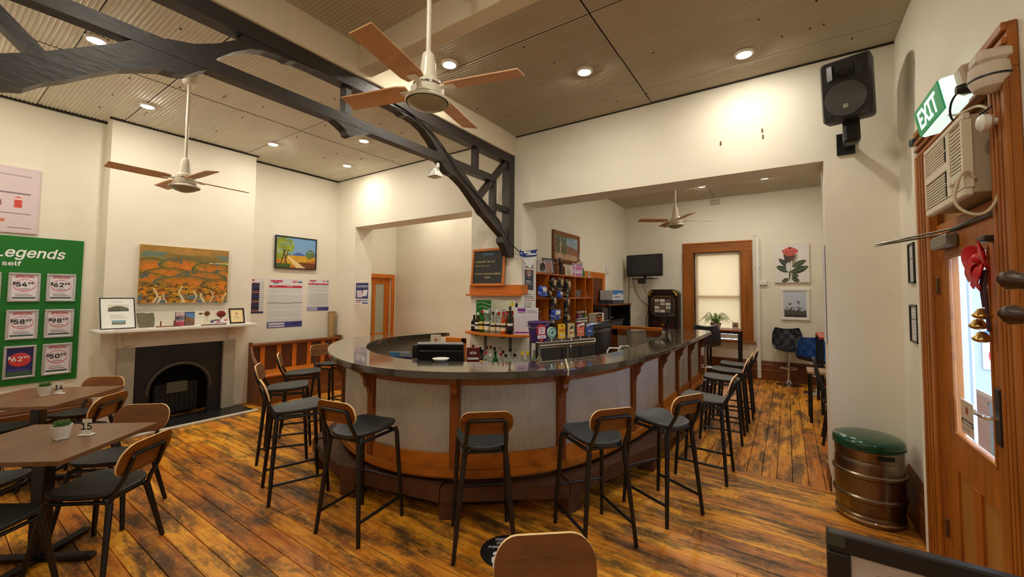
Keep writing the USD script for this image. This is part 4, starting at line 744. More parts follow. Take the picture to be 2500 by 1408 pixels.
def bottle(label, x, y, z, h, glass, lab, cap, r=.034, square=False, group=None, name='bottle', shoulder=.62, n=16):
    t = thing(name, label, 'bottle', (x, y, z), group=group)
    sh_ = h*shoulder; rn = .0115
    prof = [(r*.9, 0), (r, .006), (r, sh_*.9), (r*.94, sh_), (r*.6, sh_+h*.07), (rn*1.1, sh_+h*.14), (rn, h*.93), (rn*1.15, h*.94), (rn*1.15, h*.955)]
    m = lathe(prof, 4 if square else n)
    if square: m.apply_transform(rotz(PI/4)); m.vertices[:, :2] *= 1.2
    obj('glass', m, G[glass], t, smooth=35)
    if LAB[lab]:
        lm = lathe([(r+.0006, sh_*.22), (r+.0012, sh_*.24), (r+.0012, sh_*.78), (r+.0006, sh_*.8)], 4 if square else n)
        if square: lm.apply_transform(rotz(PI/4)); lm.vertices[:, :2] *= 1.2
        obj('label', lm, LAB[lab], t, smooth=35); 
        lp = lathe([(r+.0016, sh_*.5), (r+.002, sh_*.52), (r+.002, sh_*.62), (r+.0016, sh_*.64)], 4 if square else n)
        if square: lp.apply_transform(rotz(PI/4)); lp.vertices[:, :2] *= 1.2
        obj('label_band', lp, LAB['black' if lab != 'black' else 'white'], t, smooth=35)
    obj('cap', lathe([(rn*1.3, h*.86), (rn*1.4, h*.87), (rn*1.4, h*.995), (rn*1.1, h)], 14), CAP[cap], t, smooth=35)
    return t
BG = 'bottles on the curved column shelf'
for a in ((-3.455, 4.19, .215, 'black', 'black', 'black', 'dark square bottle with black label, far left of the column shelf', True), (-3.375, 4.17, .25, 'brown', 'white', 'white', 'brown bottle with white label and white cap on the column shelf', True), (-3.265, 4.12, .285, 'green', 'yellow', 'red', 'dark green bottle with yellow label and red cap on the column shelf', True),
          (-3.165, 4.09, .29, 'pale', 'white', 'white', 'pale green bottle with white label and white cap on the column shelf', False), (-3.075, 4.10, .27, 'clear', 'cream', 'black', 'clear bottle with cream label and black cap, middle of the column shelf', False), (-3.005, 4.13, .27, 'clear', 'white', 'red', 'clear bottle with white label and red cap on the column shelf', False),
          (-2.915, 4.10, .275, 'orange', 'cream', 'red', 'bottle of orange spirit with cream label on the column shelf', False), (-2.83, 4.12, .345, 'black', 'black', 'black', 'tall slim black bottle at the right of the column shelf', False), (-2.80, 4.215, .38, 'clear', 'none', 'black', 'tallest clear bottle behind the black one on the column shelf', False),
          (-3.32, 4.23, .29, 'clear', 'white', 'white', 'clear bottle tucked against the mirror at the left of the shelf', False), (-3.10, 4.22, .30, 'clear', 'white', 'white', 'clear bottle with tall white cap against the middle of the mirror', False), (-2.95, 4.225, .28, 'amber', 'red', 'red', 'amber bottle with red label against the mirror', False)):
    bottle(a[6], a[0], a[1], 1.108, a[2], a[3], a[4], a[5], square=a[7], group=BG)
bk = thing('spirit_bench', 'low bench holding the row of spirit bottles in front of the column', 'bench', (-2.75, 3.92, 0))
obj('bench_top', box(-3.35, -2.20, 3.72, 4.20, .67, .70, .004), mat('shelf_grey', 0), bk, world=True); obj('bench_body', box(-3.33, -2.22, 3.78, 4.20, 0, .67), liner, bk, world=True)
LG = 'spirit bottles below the column shelf'
for i, (x, y, zt, gl, la, ca, d) in enumerate(((-3.17, 3.83, .985, 'brown', 'white', 'brown', 'broad dark liqueur bottle at the left end of the low row'), (-3.10, 3.88, .958, 'black', 'none', 'black', 'black bottle second from the left in the low row'), (-3.05, 3.95, .965, 'clear', 'white', 'brown', 'clear bottle with brown cap behind the dark liqueurs'), (-3.02, 3.82, .94, 'brown', 'yellow', 'black', 'brown bottle with yellow label in the low row'),
    (-2.98, 3.93, .98, 'clear', 'none', 'brown', 'tall clear bottle with dark red-brown cap in the low row'), (-2.955, 3.80, .93, 'clear', 'white', 'red', 'clear bottle with bright red cap, left half of the low row'), (-2.915, 3.92, .968, 'clear', 'none', 'black', 'clear bottle with square black cap in the low row'), (-2.885, 3.80, .90, 'clear', 'white', 'white', 'short bottle with white cap in the low row'),
    (-2.865, 3.96, .972, 'clear', 'none', 'grey', 'clear bottle with grey cap at the back of the low row'), (-2.835, 3.83, .938, 'green', 'none', 'black', 'green bottle with long black cap in the low row'), (-2.79, 3.92, .938, 'clear', 'cream', 'black', 'clear cream-labelled bottle with black cap, middle of the low row'), (-2.745, 3.82, .925, 'clear', 'none', 'red', 'clear bottle with dark red cap, right of the middle of the low row'),
    (-2.69, 3.92, .975, 'clear', 'none', 'black', 'tall clear bottle with tall black cap in the low row'), (-2.665, 3.80, .92, 'clear', 'white', 'black', 'clear bottle with black pourer cap in the low row'), (-2.63, 3.95, .98, 'clear', 'none', 'grey', 'tall clear bottle with wire stopper in the low row'), (-2.57, 3.84, .93, 'clear', 'white', 'black', 'lone clear bottle with black pourer right of centre in the low row'),
    (-2.47, 3.84, .958, 'clear', 'none', 'yellow', 'clear bottle with yellow cap, the left of two'), (-2.395, 3.84, .970, 'clear', 'cream', 'yellow', 'clear bottle with yellow cap, the right of two'), (-2.335, 3.88, .99, 'pale', 'none', 'grey', 'slim pale green bottle with pourer near the right end of the low row'), (-2.26, 3.86, 1.01, 'clear', 'yellow', 'grey', 'slim clear bottle with yellow tag at the right end of the low row'))):
    bottle(d, x, y, .70, zt-.70, gl, la, ca, r=.031, group=LG)
# ---------------- papers and calendar on the column's right reveal
def revsheet(name, label, y0, y1, z0, z1, fn, nx, ny, x=-2.774, catg='poster'):
    t = thing(name, label, catg, (x, (y0+y1)/2, (z0+z1)/2)); obj('paper', box(x+.001, x+.004, y0, y1, z0, z1), mat('poster_paper', 0), t, world=True)
    picture('print', t, (x+.0046, y0, z0), UY, UZ, y1-y0, z1-z0, fn, nx, ny)
revsheet('notice_sheet', 'white printed notice on the column side just behind the blue pennant', 4.30, 4.60, 1.93, 2.14, layers((226, 226, 222), (lines_(.08, .9, .3, .95, 7, .35), (150, 150, 150)), (lines_(.2, .9, .05, .2, 1, .6), (90, 90, 90))), 40, 40)
revsheet('team_poster', 'white notice with navy panel and orange shield bearing 12 on the column side', 4.30, 4.62, 1.64, 1.925, layers((222, 220, 218), (R_(.16, .84, .06, .98), (52, 56, 84)), (lambda U, V: (np.abs(U-.5) < .20*np.clip((V-.60)/.22, 0, 1)) & (V < .94), (200, 110, 50)), (lambda U, V: (np.abs(U-.5) < .15*np.clip((V-.64)/.2, 0, 1)) & (V < .91), (60, 56, 90)), (lines_(.24, .8, .30, .52, 4, .5), (190, 190, 196))), 50, 60)
text('lettering', '12', .05, (-2.7688, 4.425, 1.845), UY, UZ, white_ink, Node('/World/team_poster', trans(-2.774, 4.46, 1.7825)), True, False, .065)
revsheet('price_sheet', 'long white printed drinks list on the column side above the calendar', 4.30, 4.63, 1.34, 1.635, layers((228, 226, 222), (lines_(.12, .9, .70, .95, 3, .4), (120, 120, 120)), (lines_(.14, .9, .60, .70, 1, .4), (196, 90, 80)), (lines_(.1, .92, .05, .58, 6, .4), (124, 124, 124))), 50, 60)
cal = thing('calendar', 'white and purple calendar sheet standing at the right end of the bottle shelf', 'calendar', (-2.66, 4.22, 1.108), rad(26))
obj('card', box(-.15, .15, -.004, 0, 0, .33), mat('poster_paper', 0), cal)
picture('print', cal, (cal.M @ [-.148, -.0046, .002, 1])[:3], cal.M[:3, 0], UZ, .296, .326, layers((226, 222, 228), (lambda U, V: R_(.05, .97, .13, .74)(U, V) & (((U*14) % 1 < .45) & ((V*22) % 1 < .45)), (190, 180, 200)), (R_(.02, .98, .04, .105), (126, 40, 140)), (R_(.14, .48, .86, .98), (126, 40, 140)), (R_(.14, .48, .80, .83), (126, 40, 140)), (lines_(.52, .98, .80, .97, 3, .4), (150, 140, 156))), 60, 66)
bu = thing('bucket', 'purple plastic ice bucket with bent rim at the end of the bottle shelf', 'bucket', (-2.16, 3.68, 1.10))
obj('body', lathe([(.088, 0), (.09, .004), (.118, .2), (.122, .215), (.118, .22), (.112, .205), (.086, .01)], 28), mat('bucket_purple', s(72, 46, 110), .35), bu, smooth=40); obj('handle', tube([(.12, 0, .2), (.10, -.08, .17), (0, -.128, .155), (-.10, -.08, .17), (-.12, 0, .2)], .004, 6), steel, bu, smooth=True)
# pennant
pn = thing('pennant', 'small navy and white swallowtail pennant on the cable at the column edge', 'pennant', (-2.64, 4.20, 2.1))
q = np.array([(-2.765, 4.24, 2.155), (-2.70, 4.235, 2.13), (-2.50, 4.22, 2.15), (-2.53, 4.22, 2.115), (-2.515, 4.22, 2.065), (-2.70, 4.235, 2.06), (-2.765, 4.24, 2.085)]); Pg = Polygon(q[:, [0, 2]])
obj('ribbon', xz(Pg, 4.222, 4.226), mat('pennant_blue', s(28, 52, 130), .6), pn, world=True)
obj('tail', xz(Polygon([(-2.76, 2.085), (-2.52, 2.06), (-2.60, 1.93), (-2.62, 1.92)]), 4.228, 4.231), mat('pennant_white', s(220, 220, 220), .6), pn, world=True)
for x, z, wd in ((-2.745, 2.11, .018), (-2.70, 2.115, .10), (-2.66, 2.085, .012), (-2.64, 2.09, .11)): obj('lettering', box(x, x+wd, 4.2205, 4.222, z-.007, z+.012), white_ink, pn, world=True)
# ================================================================ BACK BAR on the inner wall
dkb = mat('bench_dark', s(58, 58, 60), .4, var=.3, scale=5, world=True)
bb = thing('back_bar', 'long dark grey back bar bench under the pigeonhole shelves', 'cabinet', (-2.9, 6.3, 0))
obj('worktop', box(-3.12, -2.70, 4.66, 7.95, 1.10, 1.135, .004), stone, bb, world=True); obj('fascia', box(-3.12, -2.72, 4.66, 7.92, 1.02, 1.10, .003), dkb, bb, world=True); obj('carcass', box(-3.12, -2.76, 4.66, 7.92, 0, 1.02), mat('bench_black', s(30, 30, 31), .5), bb, world=True)
for i, yq in enumerate((4.70, 5.34, 5.98, 6.62, 7.26)):
    d = obj('door', box(-2.76, -2.735, yq, yq+.60, .10, 1.0, .004), dkb, bb, world=True); obj('door_rail', box(-2.735, -2.722, yq, yq+.60, .94, 1.0, .003), mat('bench_trim', s(96, 92, 90), .35), d, world=True)
pg = thing('pigeonhole_shelf', 'orange timber pigeonhole shelf unit of two rows on the back bar', 'shelf', (-3.0, 5.7, 1.135))
DV = [4.72, 5.13, 5.59, 6.02, 6.42, 6.74]
for zq in (1.535, 1.885): obj('shelf_board', box(-3.11, -2.85, DV[0], DV[-1], zq, zq+.022, .003), orange_y, pg, world=True)
for yq in DV: obj('divider', box(-3.11, -2.853, yq-.009, yq+.009, 1.135, 1.885, .002), orange_z, pg, world=True)
obj('back_panel', box(-3.118, -3.11, DV[0], DV[-1], 1.135, 1.885), brown_z, pg, world=True)
SG, TG, MG, BGp = 'bottles in the lower pigeonholes', 'things on top of the pigeonhole shelf', 'glasses in the upper pigeonholes', 'snack bags in the pigeonholes'
for y, h, gl, la, ca, d in ((4.80, .25, 'brown', 'red', 'black', 'brown bottle with red label in the lower left pigeonhole'), (4.88, .26, 'clear', 'white', 'grey', 'clear bottle in the lower left pigeonhole'), (4.96, .25, 'black', 'black', 'red', 'dark bottle with red cap in the lower left pigeonhole'), (5.04, .24, 'amber', 'red', 'gold', 'amber bottle with gold cap in the lower left pigeonhole')):
    bottle(d, -2.95, y, 1.135, h, gl, la, ca, group=SG)
bottle('large black wine bottle with white label in the second lower pigeonhole', -2.93, 5.36, 1.135, .33, 'black', 'white', 'white', r=.045, group=SG); bottle('dark wine bottle with cream label in the middle lower pigeonhole', -2.92, 5.84, 1.135, .34, 'black', 'cream', 'gold', r=.042, group=SG)
bottle('dark bottle with white and blue label in the upper middle pigeonhole', -2.93, 5.83, 1.557, .23, 'black', 'white', 'gold', r=.042, group=SG)
for i, (gl, d) in enumerate((('purple', 'leftmost'), ('clear', 'second'), ('blue', 'third'), ('lime', 'rightmost'))): bottle(f'small premixed drink bottle with white cap, {d} of the four on the back bar', -2.80, 6.0+.10*i, 1.135, .20, gl, 'white', 'white', r=.033, group='premixed drink bottles', shoulder=.55)
tg = mat('tumbler_glass', s(238, 242, 242), .04, trans=.9, ior=1.3)
def tumbler(label, y, z, h, r, x=-2.93):
    t = thing('tumbler', label, 'glass', (x, y, z), group=MG); obj('glass', lathe([(r*.8, 0), (r*.82, .004), (r, h), (r*.93, h), (r*.76, .012)], 16), tg, t, smooth=40); obj('base', lathe([(r*.74, .001), (r*.74, .010)], 16), tg, t, smooth=30)
for i in range(4): tumbler('tall clear tumbler, %s of four in the upper pigeonhole right of centre' % ('leftmost', 'second', 'third', 'rightmost')[i], 6.08+.085*i, 1.557, .12, .032)
for i in range(3): tumbler('small clear shot glass, %s of three in the rightmost upper pigeonhole' % ('leftmost', 'second', 'third', 'rightmost')[i], 6.48+.075*i, 1.557, .055, .026)
for i in range(3): tumbler('short clear glass, %s of three beside the purple bucket' % ('leftmost', 'second', 'third', 'rightmost')[i], 4.78+.08*(i % 2), 1.135, .08, .036, -2.80-.08*(i//2))
# hanging snack bags: crumpled foil
fo_k, fo_b, fo_g = mat('foil_black', s(24, 24, 28), .3, var=.95, scale=11, col2=s(226, 200, 160)), mat('foil_blue', s(30, 80, 200), .3, var=.95, scale=12, col2=s(226, 230, 240)), mat('foil_gold', s(214, 184, 136), .35, var=.9, scale=16, col2=s(60, 40, 30))
def bagmesh(w, h, seed):
    m = trimesh.creation.icosphere(3, 1.0); v = m.vertices; n = meshkit.fbm(v*3.4+seed*3.1, 4)[:, None]
    v = np.sign(v)*np.abs(v)**.75*[.032, w/2, h/2]*(.45+1.0*n); v[:, 1] *= 1+.25*np.abs(v[:, 2:3]).ravel()/(h/2); return trimesh.Trimesh(v, m.faces, process=False)
for i, (y, z, w, h, m1, d) in enumerate(((4.86, 1.64, .20, .16, fo_b, 'blue and white foil snack bag in the upper left pigeonhole'), (5.03, 1.605, .11, .10, fo_k, 'black foil snack bag beside the blue one in the upper left pigeonhole'), (5.16, 1.74, .14, .20, fo_k, 'black and gold snack bag clipped at the top of the second divider'), (5.38, 1.75, .13, .20, fo_k, 'second black and gold snack bag clipped beside it at the top'), (5.36, 1.60, .14, .11, fo_b, 'small blue snack bag under the clipped black ones'),
        (5.62, 1.72, .15, .24, fo_k, 'black and gold snack bag hanging on the middle divider, upper row'), (5.17, 1.48, .11, .20, fo_k, 'black and gold snack bag hanging across the middle shelf, left strip'), (5.60, 1.45, .10, .22, fo_k, 'black and gold snack bag hanging across the middle shelf, right strip'), (5.25, 1.31, .26, .16, fo_b, 'large bright blue snack bag in the lower second pigeonhole'), (5.60, 1.22, .15, .17, fo_k, 'lowest black snack bag hanging at the middle divider'))):
    t = thing('snack_bag', d, 'snack bag', (-2.80, y, z), group=BGp); obj('bag', bagmesh(w, h, i), m1, t, smooth=True); obj('crest', TR(bagmesh(w*.55, h*.45, i+20), trans(.014, .01, h*.16)), fo_g if m1 is fo_k else white_plastic, t, smooth=True)
# things on top (z = 1.907)
ZT = 1.907
sk = thing('radio_speaker', 'silver boxy radio speaker with black cone on top of the pigeonholes', 'speaker', (-2.95, 4.97, ZT)); obj('cabinet', box(-.07, .07, -.12, .12, 0, .165, .012), mat('silver_plastic', s(196, 194, 196), .3, metal=.4), sk)
obj('cone', TR(lathe([(.06, 0), (.064, .008), (.05, .006), (.02, -.01), (.002, -.012)], 24), trans(.071, .025, .082) @ frame_M((0, 0, 0), (0, 1, 0), (0, 0, 1))), black_plastic, sk, smooth=40); obj('dial', TR(lathe([(.018, 0), (.018, .012), (.012, .014)], 14), trans(.07, -.085, .125) @ frame_M((0, 0, 0), (0, 1, 0), (0, 0, 1))), chrome, sk, smooth=30)
def portrait(U, V):
    n = nz(U, V, 6, 7); C = np.array([178, 160, 172.])*(.7+.5*n[:, None]); k = E_(.5, .45, .28, .4)(U, V); C[k] = np.array([186, 130, 110.])*(.6+.7*n[k][:, None]); return C
pf = thing('photo_frame', 'black framed photograph leaning on top of the pigeonholes', 'framed photo', (-2.92, 5.28, ZT), rad(-18)); Mf = pf.M @ np.array([[.98, 0, -.2, 0], [0, 1, 0, 0], [.2, 0, .98, 0], [0, 0, 0, 1.]])
for a in ((-.11, .11, 0, .018), (-.11, .11, .222, .24), (-.11, -.095, .018, .222), (.095, .11, .018, .222)): obj('frame_rail', TR(box(-.008, .008, *a, .003), Mf), black_plastic, pf, world=True)
obj('back', TR(box(-.007, 0, -.10, .10, .01, .23), Mf), black_plastic, pf, world=True); picture('photo', pf, (Mf @ [.001, -.095, .018, 1])[:3], Mf[:3, 1], Mf[:3, 2], .19, .204, portrait, 30, 36)
def topbottle(d, y, h, gl, ca, r, x=-2.95, la='none'): bottle(d, x, y, ZT, h, gl, la, ca, r=r, group='old bottles on top of the shelves', n=16)
topbottle('squat amber bottle with dark stopper on top of the shelves', 5.52, .24, 'amber', 'black', .055); topbottle('tall black bottle on top of the shelves', 5.70, .27, 'black', 'black', .04, -2.97); topbottle('brown beer bottle on top of the shelves behind the brochure', 5.84, .22, 'amber', 'brown', .045, -3.0); topbottle('large clear bottle with tall neck on top of the shelves', 6.36, .39, 'clear', 'grey', .062); topbottle('small green bottle beside the large clear one', 6.53, .17, 'green', 'grey', .03)
br = thing('brochure', 'open pink and purple brochure standing on top of the shelves', 'brochure', (-2.87, 6.05, ZT))
for k_, (a, y0) in enumerate(((.22, -.2), (-.22, 0))):
    Mb = br.M @ trans(.0, 0, 0) @ rotz(a); obj('leaf', TR(box(-.001, .001, (-.2 if k_ == 0 else 0), (0 if k_ == 0 else .2), 0, .2), Mb), mat('poster_paper', 0), br, world=True)
    picture('print', br, (Mb @ [.0016, (-.2 if k_ == 0 else 0), 0, 1])[:3], Mb[:3, 1], UZ, .2, .2, layers((214, 190, 220), (R_(.1, .9, .84, .94), (150, 50, 150)), (R_(.12, .88, .5, .78), (206, 110, 170)), (lines_(.1, .9, .25, .45, 3), (250, 250, 250)), (R_(.1, .9, .06, .2), (180, 60, 160))), 24, 24)
bd = thing('round_badge', 'small round navy and white badge at the right end of the shelf top', 'badge', (-2.90, 6.68, ZT)); obj('disc', TR(lathe([(.045, -.006), (.045, .006), (.04, .008)], 24), trans(0, 0, .046) @ frame_M((0, 0, 0), (0, 1, 0), (0, 0, 1))), white_plastic, bd, smooth=30); obj('emblem', TR(lathe([(.026, .0085), (.026, .0095)], 20), trans(0, 0, .05) @ frame_M((0, 0, 0), (0, 1, 0), (0, 0, 1))), navy, bd)
# hatch, side stand, boxes, jerky box
ht = struct('window_3', box(-3.119, -3.08, 6.95, 7.72, 1.12, 1.93), mat('hatch_brown', s(104, 48, 14), .5, var=.3, scale=4))
for a in ((6.84, 6.96, 1.135, 2.04, orange_z), (7.71, 7.83, 1.135, 2.04, orange_z), (6.96, 7.71, 1.92, 2.04, orange_y)): obj('hatch_frame', box(-3.118, -3.05, *a[:4], .008), a[4], ht)
ss = thing('bar_stand', 'brown topped black side stand at the far end of the back bar', 'stand', (-2.93, 8.1, 0))
obj('top', box(-3.11, -2.72, 7.20, 8.46, 1.40, 1.435, .006), brown_y, ss, world=True)
for yq in (7.24, 8.40): obj('post', box(-2.79, -2.735, yq, yq+.05, 1.137 if yq < 7.9 else 0, 1.40, .003), black_metal, ss, world=True)
obj('back', box(-3.11, -3.10, 7.20, 8.46, 1.137, 1.40), dark_void, ss, world=True); obj('side_panel', box(-3.10, -2.76, 8.42, 8.45, 0, 1.40), black_metal, ss, world=True)
cbx = thing('beverage_carton', 'blue and white printed carton on the side stand', 'box', (-2.92, 7.85, 1.435)); obj('carton', box(-.13, .13, -.30, .30, .07, .26, .004), mat('carton_white', s(214, 222, 230), .5), cbx)
def mountain(U, V):
    C = np.tile(np.array([206, 214, 222.]), (len(U), 1)); k = V > .62-.1*np.sin(U*7); C[k] = (56, 128, 200); k = V > .9; C[k] = (36, 96, 180); k = (np.abs(V-.30) < .12*(1-np.abs(U-.4)*2.4)); C[k] = (120, 132, 150); return C
picture('print', cbx, (-2.789, 7.552, 1.507), UY, UZ, .596, .186, mountain, 60, 26); obj('tray', box(-.14, .14, -.32, .32, 0, .07, .006), mat('tray_dark', s(40, 60, 84), .4, var=.6, scale=20, col2=s(190, 200, 210)), cbx)
jb = thing('snack_box', 'small black and orange snack box with white side at the end of the back bar', 'box', (-2.775, 6.68, 1.135)); obj('carton', box(-.07, .07, -.16, .20, 0, .15, .005), mat('snack_white', s(232, 222, 200), .5), jb)
picture('print', jb, (-2.704, 6.522, 1.14), UY, UZ, .27, .14, layers((28, 22, 22), (lambda U, V: V < .35+.3*np.abs(U-.5), (206, 92, 34)), (lambda U, V: (np.abs(U-.5) < .22) & (V < .3), (60, 30, 20)), (lines_(.2, .85, .6, .85, 2, .5), (220, 150, 90))), 30, 20)
wd = thing('drink_machine', 'low dark bar machine with silver base next to the snack box', 'appliance', (-2.88, 7.05, 1.135)); obj('body', box(-.16, .14, -.15, .15, .02, .23, .012), black_plastic, wd); obj('base', box(-.14, .16, -.14, .14, 0, .02, .004), steel, wd)
# ================================================================ BEER FONT
fo = thing('beer_font', 'chrome beer font rail with six tap badges above the bar', 'beer font', (-1.80, 3.62, .83))
A, B = np.array([-1.93, 3.27, 1.12]), np.array([-1.67, 3.97, 1.12]); dr = (B-A)/np.linalg.norm(B-A); nr = np.array([dr[1], -dr[0], 0])
obj('rail', tube([A, B], .026, 16), chrome, fo, smooth=40, world=True); obj('drip_rail', cat([bar(A+nr*.0+[0, 0, .03], B+[0, 0, .03], .07, .012)]), steel, fo, world=True)
mid = (A+B)/2+dr*.03; obj('column', tube([mid-[0, 0, .29], mid], .024, 16), chrome, fo, smooth=40, world=True); obj('column_foot', TR(lathe([(.05, 0), (.05, .012), (.03, .02)], 20), trans(*(mid-[0, 0, .29]))), chrome, fo, smooth=30, world=True)
BADGE = [('shield', (196, 44, 60), 'WEST', 'END'), ('round', (196, 232, 214), '', ''), ('block', (242, 190, 30), 'XXXX', 'GOLD'), ('card', (236, 214, 150), 'GREAT', ''), ('wave', (224, 120, 90), 'HAHN', ''), ('wave', (56, 84, 150), 'HAHN', '')]
for i, (kd, col, t1, t2) in enumerate(BADGE):
    c = A+dr*(.04+.128*i)+np.array([0, 0, .125]); Mb = frame_M(c, dr, (0, 0, 1)); colm = mat(f'badge_{i}', s(*col), .35)
    sh_ = {'shield': Polygon([(-.045, .06), (0, .075), (.045, .06), (.05, .02), (.04, -.05), (0, -.085), (-.04, -.05), (-.05, .02)]), 'round': Point(0, -.005).buffer(.052), 'block': Polygon(rrect(.084, .14, .008, 3)), 'card': Polygon(rrect(.08, .145, .006, 3)), 'wave': Polygon([(-.045, .055), (.05, .075), (.05, .03), (.042, -.06), (-.038, -.06), (-.045, .0)])}[kd]
    bg = obj('tap_badge', prism(sh_, .014, Mb @ trans(0, 0, -.007)), colm, fo, world=True)
    obj('tap_lever', TR(tube([(0, 0, -.105), (0, 0, -.04)], .007, 8), trans(*c)), chrome, bg, world=True)
    def lt(t_, h, y, m, w_=None): text('lettering', t_, h, c+np.array([0, 0, y])+nr*.0075, dr, UZ, m, bg, True, True, w_)
    if kd == 'shield':
        obj('panel', prism(Polygon(rrect(.074, .064, .006, 3, 0, .018)), .001, Mb @ trans(0, 0, .0072)), white_ink, bg, world=True); lt(t1, .018, .026, red_ink, .055); lt(t2, .018, .0, red_ink, .045)
        obj('ribbon', prism(Polygon(rrect(.10, .028, .004, 2, 0, -.040)), .001, Mb @ trans(0, 0, .0075)), white_ink, bg, world=True); lt('Draught', .012, -.045, ink, .07)
    elif kd == 'round':
        obj('ring', prism(Point(0, -.005).buffer(.044).difference(Point(0, -.005).buffer(.036)), .001, Mb @ trans(0, 0, .0072)), mat('badge_teal', s(50, 110, 96), .4), bg, world=True)
        obj('emblem', prism(Polygon([(-.02, -.012), (-.005, .002), (.0, .012), (.02, .016), (.012, .002), (.022, -.016), (0, -.022)]), .001, Mb @ trans(0, 0, .0072)), mat('badge_teal', 0), bg, world=True)
    elif kd == 'block':
        lt(t1, .02, .0, red_ink, .072); lt(t2, .02, -.045, white_ink, .06); obj('emblem', prism(Polygon([(-.014, .045), (0, .06), (.014, .045)]), .001, Mb @ trans(0, 0, .0072)), ink, bg, world=True)
    elif kd == 'card':
        obj('border', prism(Polygon(rrect(.072, .135, .005, 3)).difference(Polygon(rrect(.066, .128, .004, 3))), .001, Mb @ trans(0, 0, .0072)), ink, bg, world=True)
        obj('emblem', prism(Polygon([(-.026, .02), (-.01, .05), (.0, .036), (.012, .055), (.028, .035), (.014, .034), (.026, .012), (.008, .024), (-.01, .012)]), .001, Mb @ trans(0, 0, .0072)), ink, bg, world=True); lt(t1, .022, -.03, mat('badge_rust', s(190, 70, 50), .5), .058)
    else:
        obj('panel', prism(Polygon([(-.044, .03), (.049, .05), (.047, .07), (-.044, .05)]), .001, Mb @ trans(0, 0, .0072)), white_ink, bg, world=True); lt(t1, .018, .032, ink, .07); lt('lager', .012, -.02, white_ink, .05)
# glassware rack handles, ice pan and the register items inside the bar
po = thing('register', 'black point-of-sale screen seen from behind inside the left of the bar', 'till', (-2.66, 2.76, .83), rad(36))
obj('screen', TR(cat([box(-.21, .21, -.018, .018, 0, .25, .012), box(-.19, .19, -.04, -.015, .03, .20, .012)]), trans(0, 0, .085) @ np.array([[1, 0, 0, 0], [0, .94, -.34, 0], [0, .34, .94, 0], [0, 0, 0, 1.]])), black_plastic, po); obj('top_edge', TR(box(-.205, .205, -.02, .02, .246, .256, .003), trans(0, 0, .085) @ np.array([[1, 0, 0, 0], [0, .94, -.34, 0], [0, .34, .94, 0], [0, 0, 0, 1.]])), mat('pos_edge', s(150, 150, 150), .3), po)
obj('stand', cat([box(-.14, .14, -.12, .12, 0, .03, .01), box(-.07, .07, -.05, .03, .03, .14, .012)]), black_plastic, po); obj('customer_display', cat([box(-.26, -.20, -.05, .0, .18, .30, .008)]), black_plastic, po)
pp2 = thing('receipt_tray', 'purple tray of blue and white printed cards beside the register', 'tray', (-3.03, 2.62, .83), rad(35)); obj('tray', cat([box(-.10, .10, -.06, .06, .12, .135, .004), box(-.10, .10, -.064, -.055, .12, .18, .003), box(-.03, .03, -.03, .03, 0, .12)]), mat('bucket_purple', 0), pp2)
for k_, xx in enumerate((-.055, .045)): obj('card', TR(box(-.045, .045, -.002, .002, 0, .10), trans(xx, -.03, .137) @ np.array([[1, 0, 0, 0], [0, .9, -.43, 0], [0, .43, .9, 0], [0, 0, 0, 1.]])), mat('card_blue', s(196, 216, 236), .5) if k_ else mat('card_sky', s(110, 176, 226), .5), pp2)
pl = thing('saucer', 'white oval dish on the counter in front of the register', 'dish', (-2.36, 2.44, .99+.06)); obj('dish', lathe([(.02, 0), (.05, .004), (.07, .022), (.066, .022), (.045, .009), (.01, .007)], 24), white_plastic, pl, smooth=40); obj('foot', lathe([(.03, -.0), (.032, .003)], 20), white_plastic, pl)
cm = thing('cash_notice', 'small framed notice standing inside the bar by the gate', 'sign', (-3.72, 3.75, .83), rad(45)); obj('panel', box(-.065, .065, -.006, .006, .09, .25, .003), mat('notice_cream', s(222, 206, 178), .5), cm); obj('stand', box(-.05, .05, -.03, .03, 0, .092, .003), brown_x, cm); obj('stain', box(-.02, .02, -.0075, -.006, .16, .20), mat('stain_red', s(190, 120, 100), .6), cm)
vc = thing('flyer_stand', 'dark red and purple flyer holder standing right of the register', 'sign', (-2.40, 2.90, .83), rad(35)); obj('panel', TR(box(-.06, .06, -.004, .004, .13, .28, .003), np.eye(4)), mat('flyer_maroon', s(110, 24, 30), .4), vc); obj('swoosh', box(-.05, .05, -.0055, -.004, .17, .19), white_ink, vc); obj('pocket', cat([box(-.05, .055, -.03, .0, 0, .13, .005)]), mat('flyer_purple', s(80, 60, 170), .5), vc)
text('lettering', 'ale', .028, (vc.M @ [-.03, -.0052, .22, 1])[:3], vc.M[:3, 0], UZ, white_ink, vc, True, False, .06)

# framed painting and small switch on the inner wall above the shelves
def creek(U, V):
    n1, n2 = nz(U, V, 5, 41), nz(U, V, 18, 42); C = np.array([140, 160, 180.])*(.6+.7*n1[:, None]); k = V < .62+.25*(.5-U)+.25*(n1-.5); C[k] = (np.array([150, 106, 76.])*(.4+1.1*n2[:, None]))[k]
    k = (U < .5) & (V > .25) & (n2+.3*n1 > .55); C[k] = (np.array([86, 88, 52.])*(.4+1.2*n1[:, None]))[k]; k = V < .22; C[k] = (np.array([196, 160, 134.])*(.5+.9*n2[:, None]))[k]; k = (np.abs(U-.22-.05*V) < .02) & (V > .2) & (V < .8); C[k] = (190, 180, 160); return C
ip = thing('creek_painting', 'dark framed creek landscape painting hanging above the pigeonhole shelf', 'painting', (-3.12, 6.2, 2.4))
for a in ((5.71, 6.70, 2.13, 2.18), (5.71, 6.70, 2.60, 2.65), (5.71, 5.76, 2.18, 2.60), (6.65, 6.70, 2.18, 2.60)): obj('frame_rail', box(-3.119, -3.085, *a, .006), brown_y, ip, world=True)
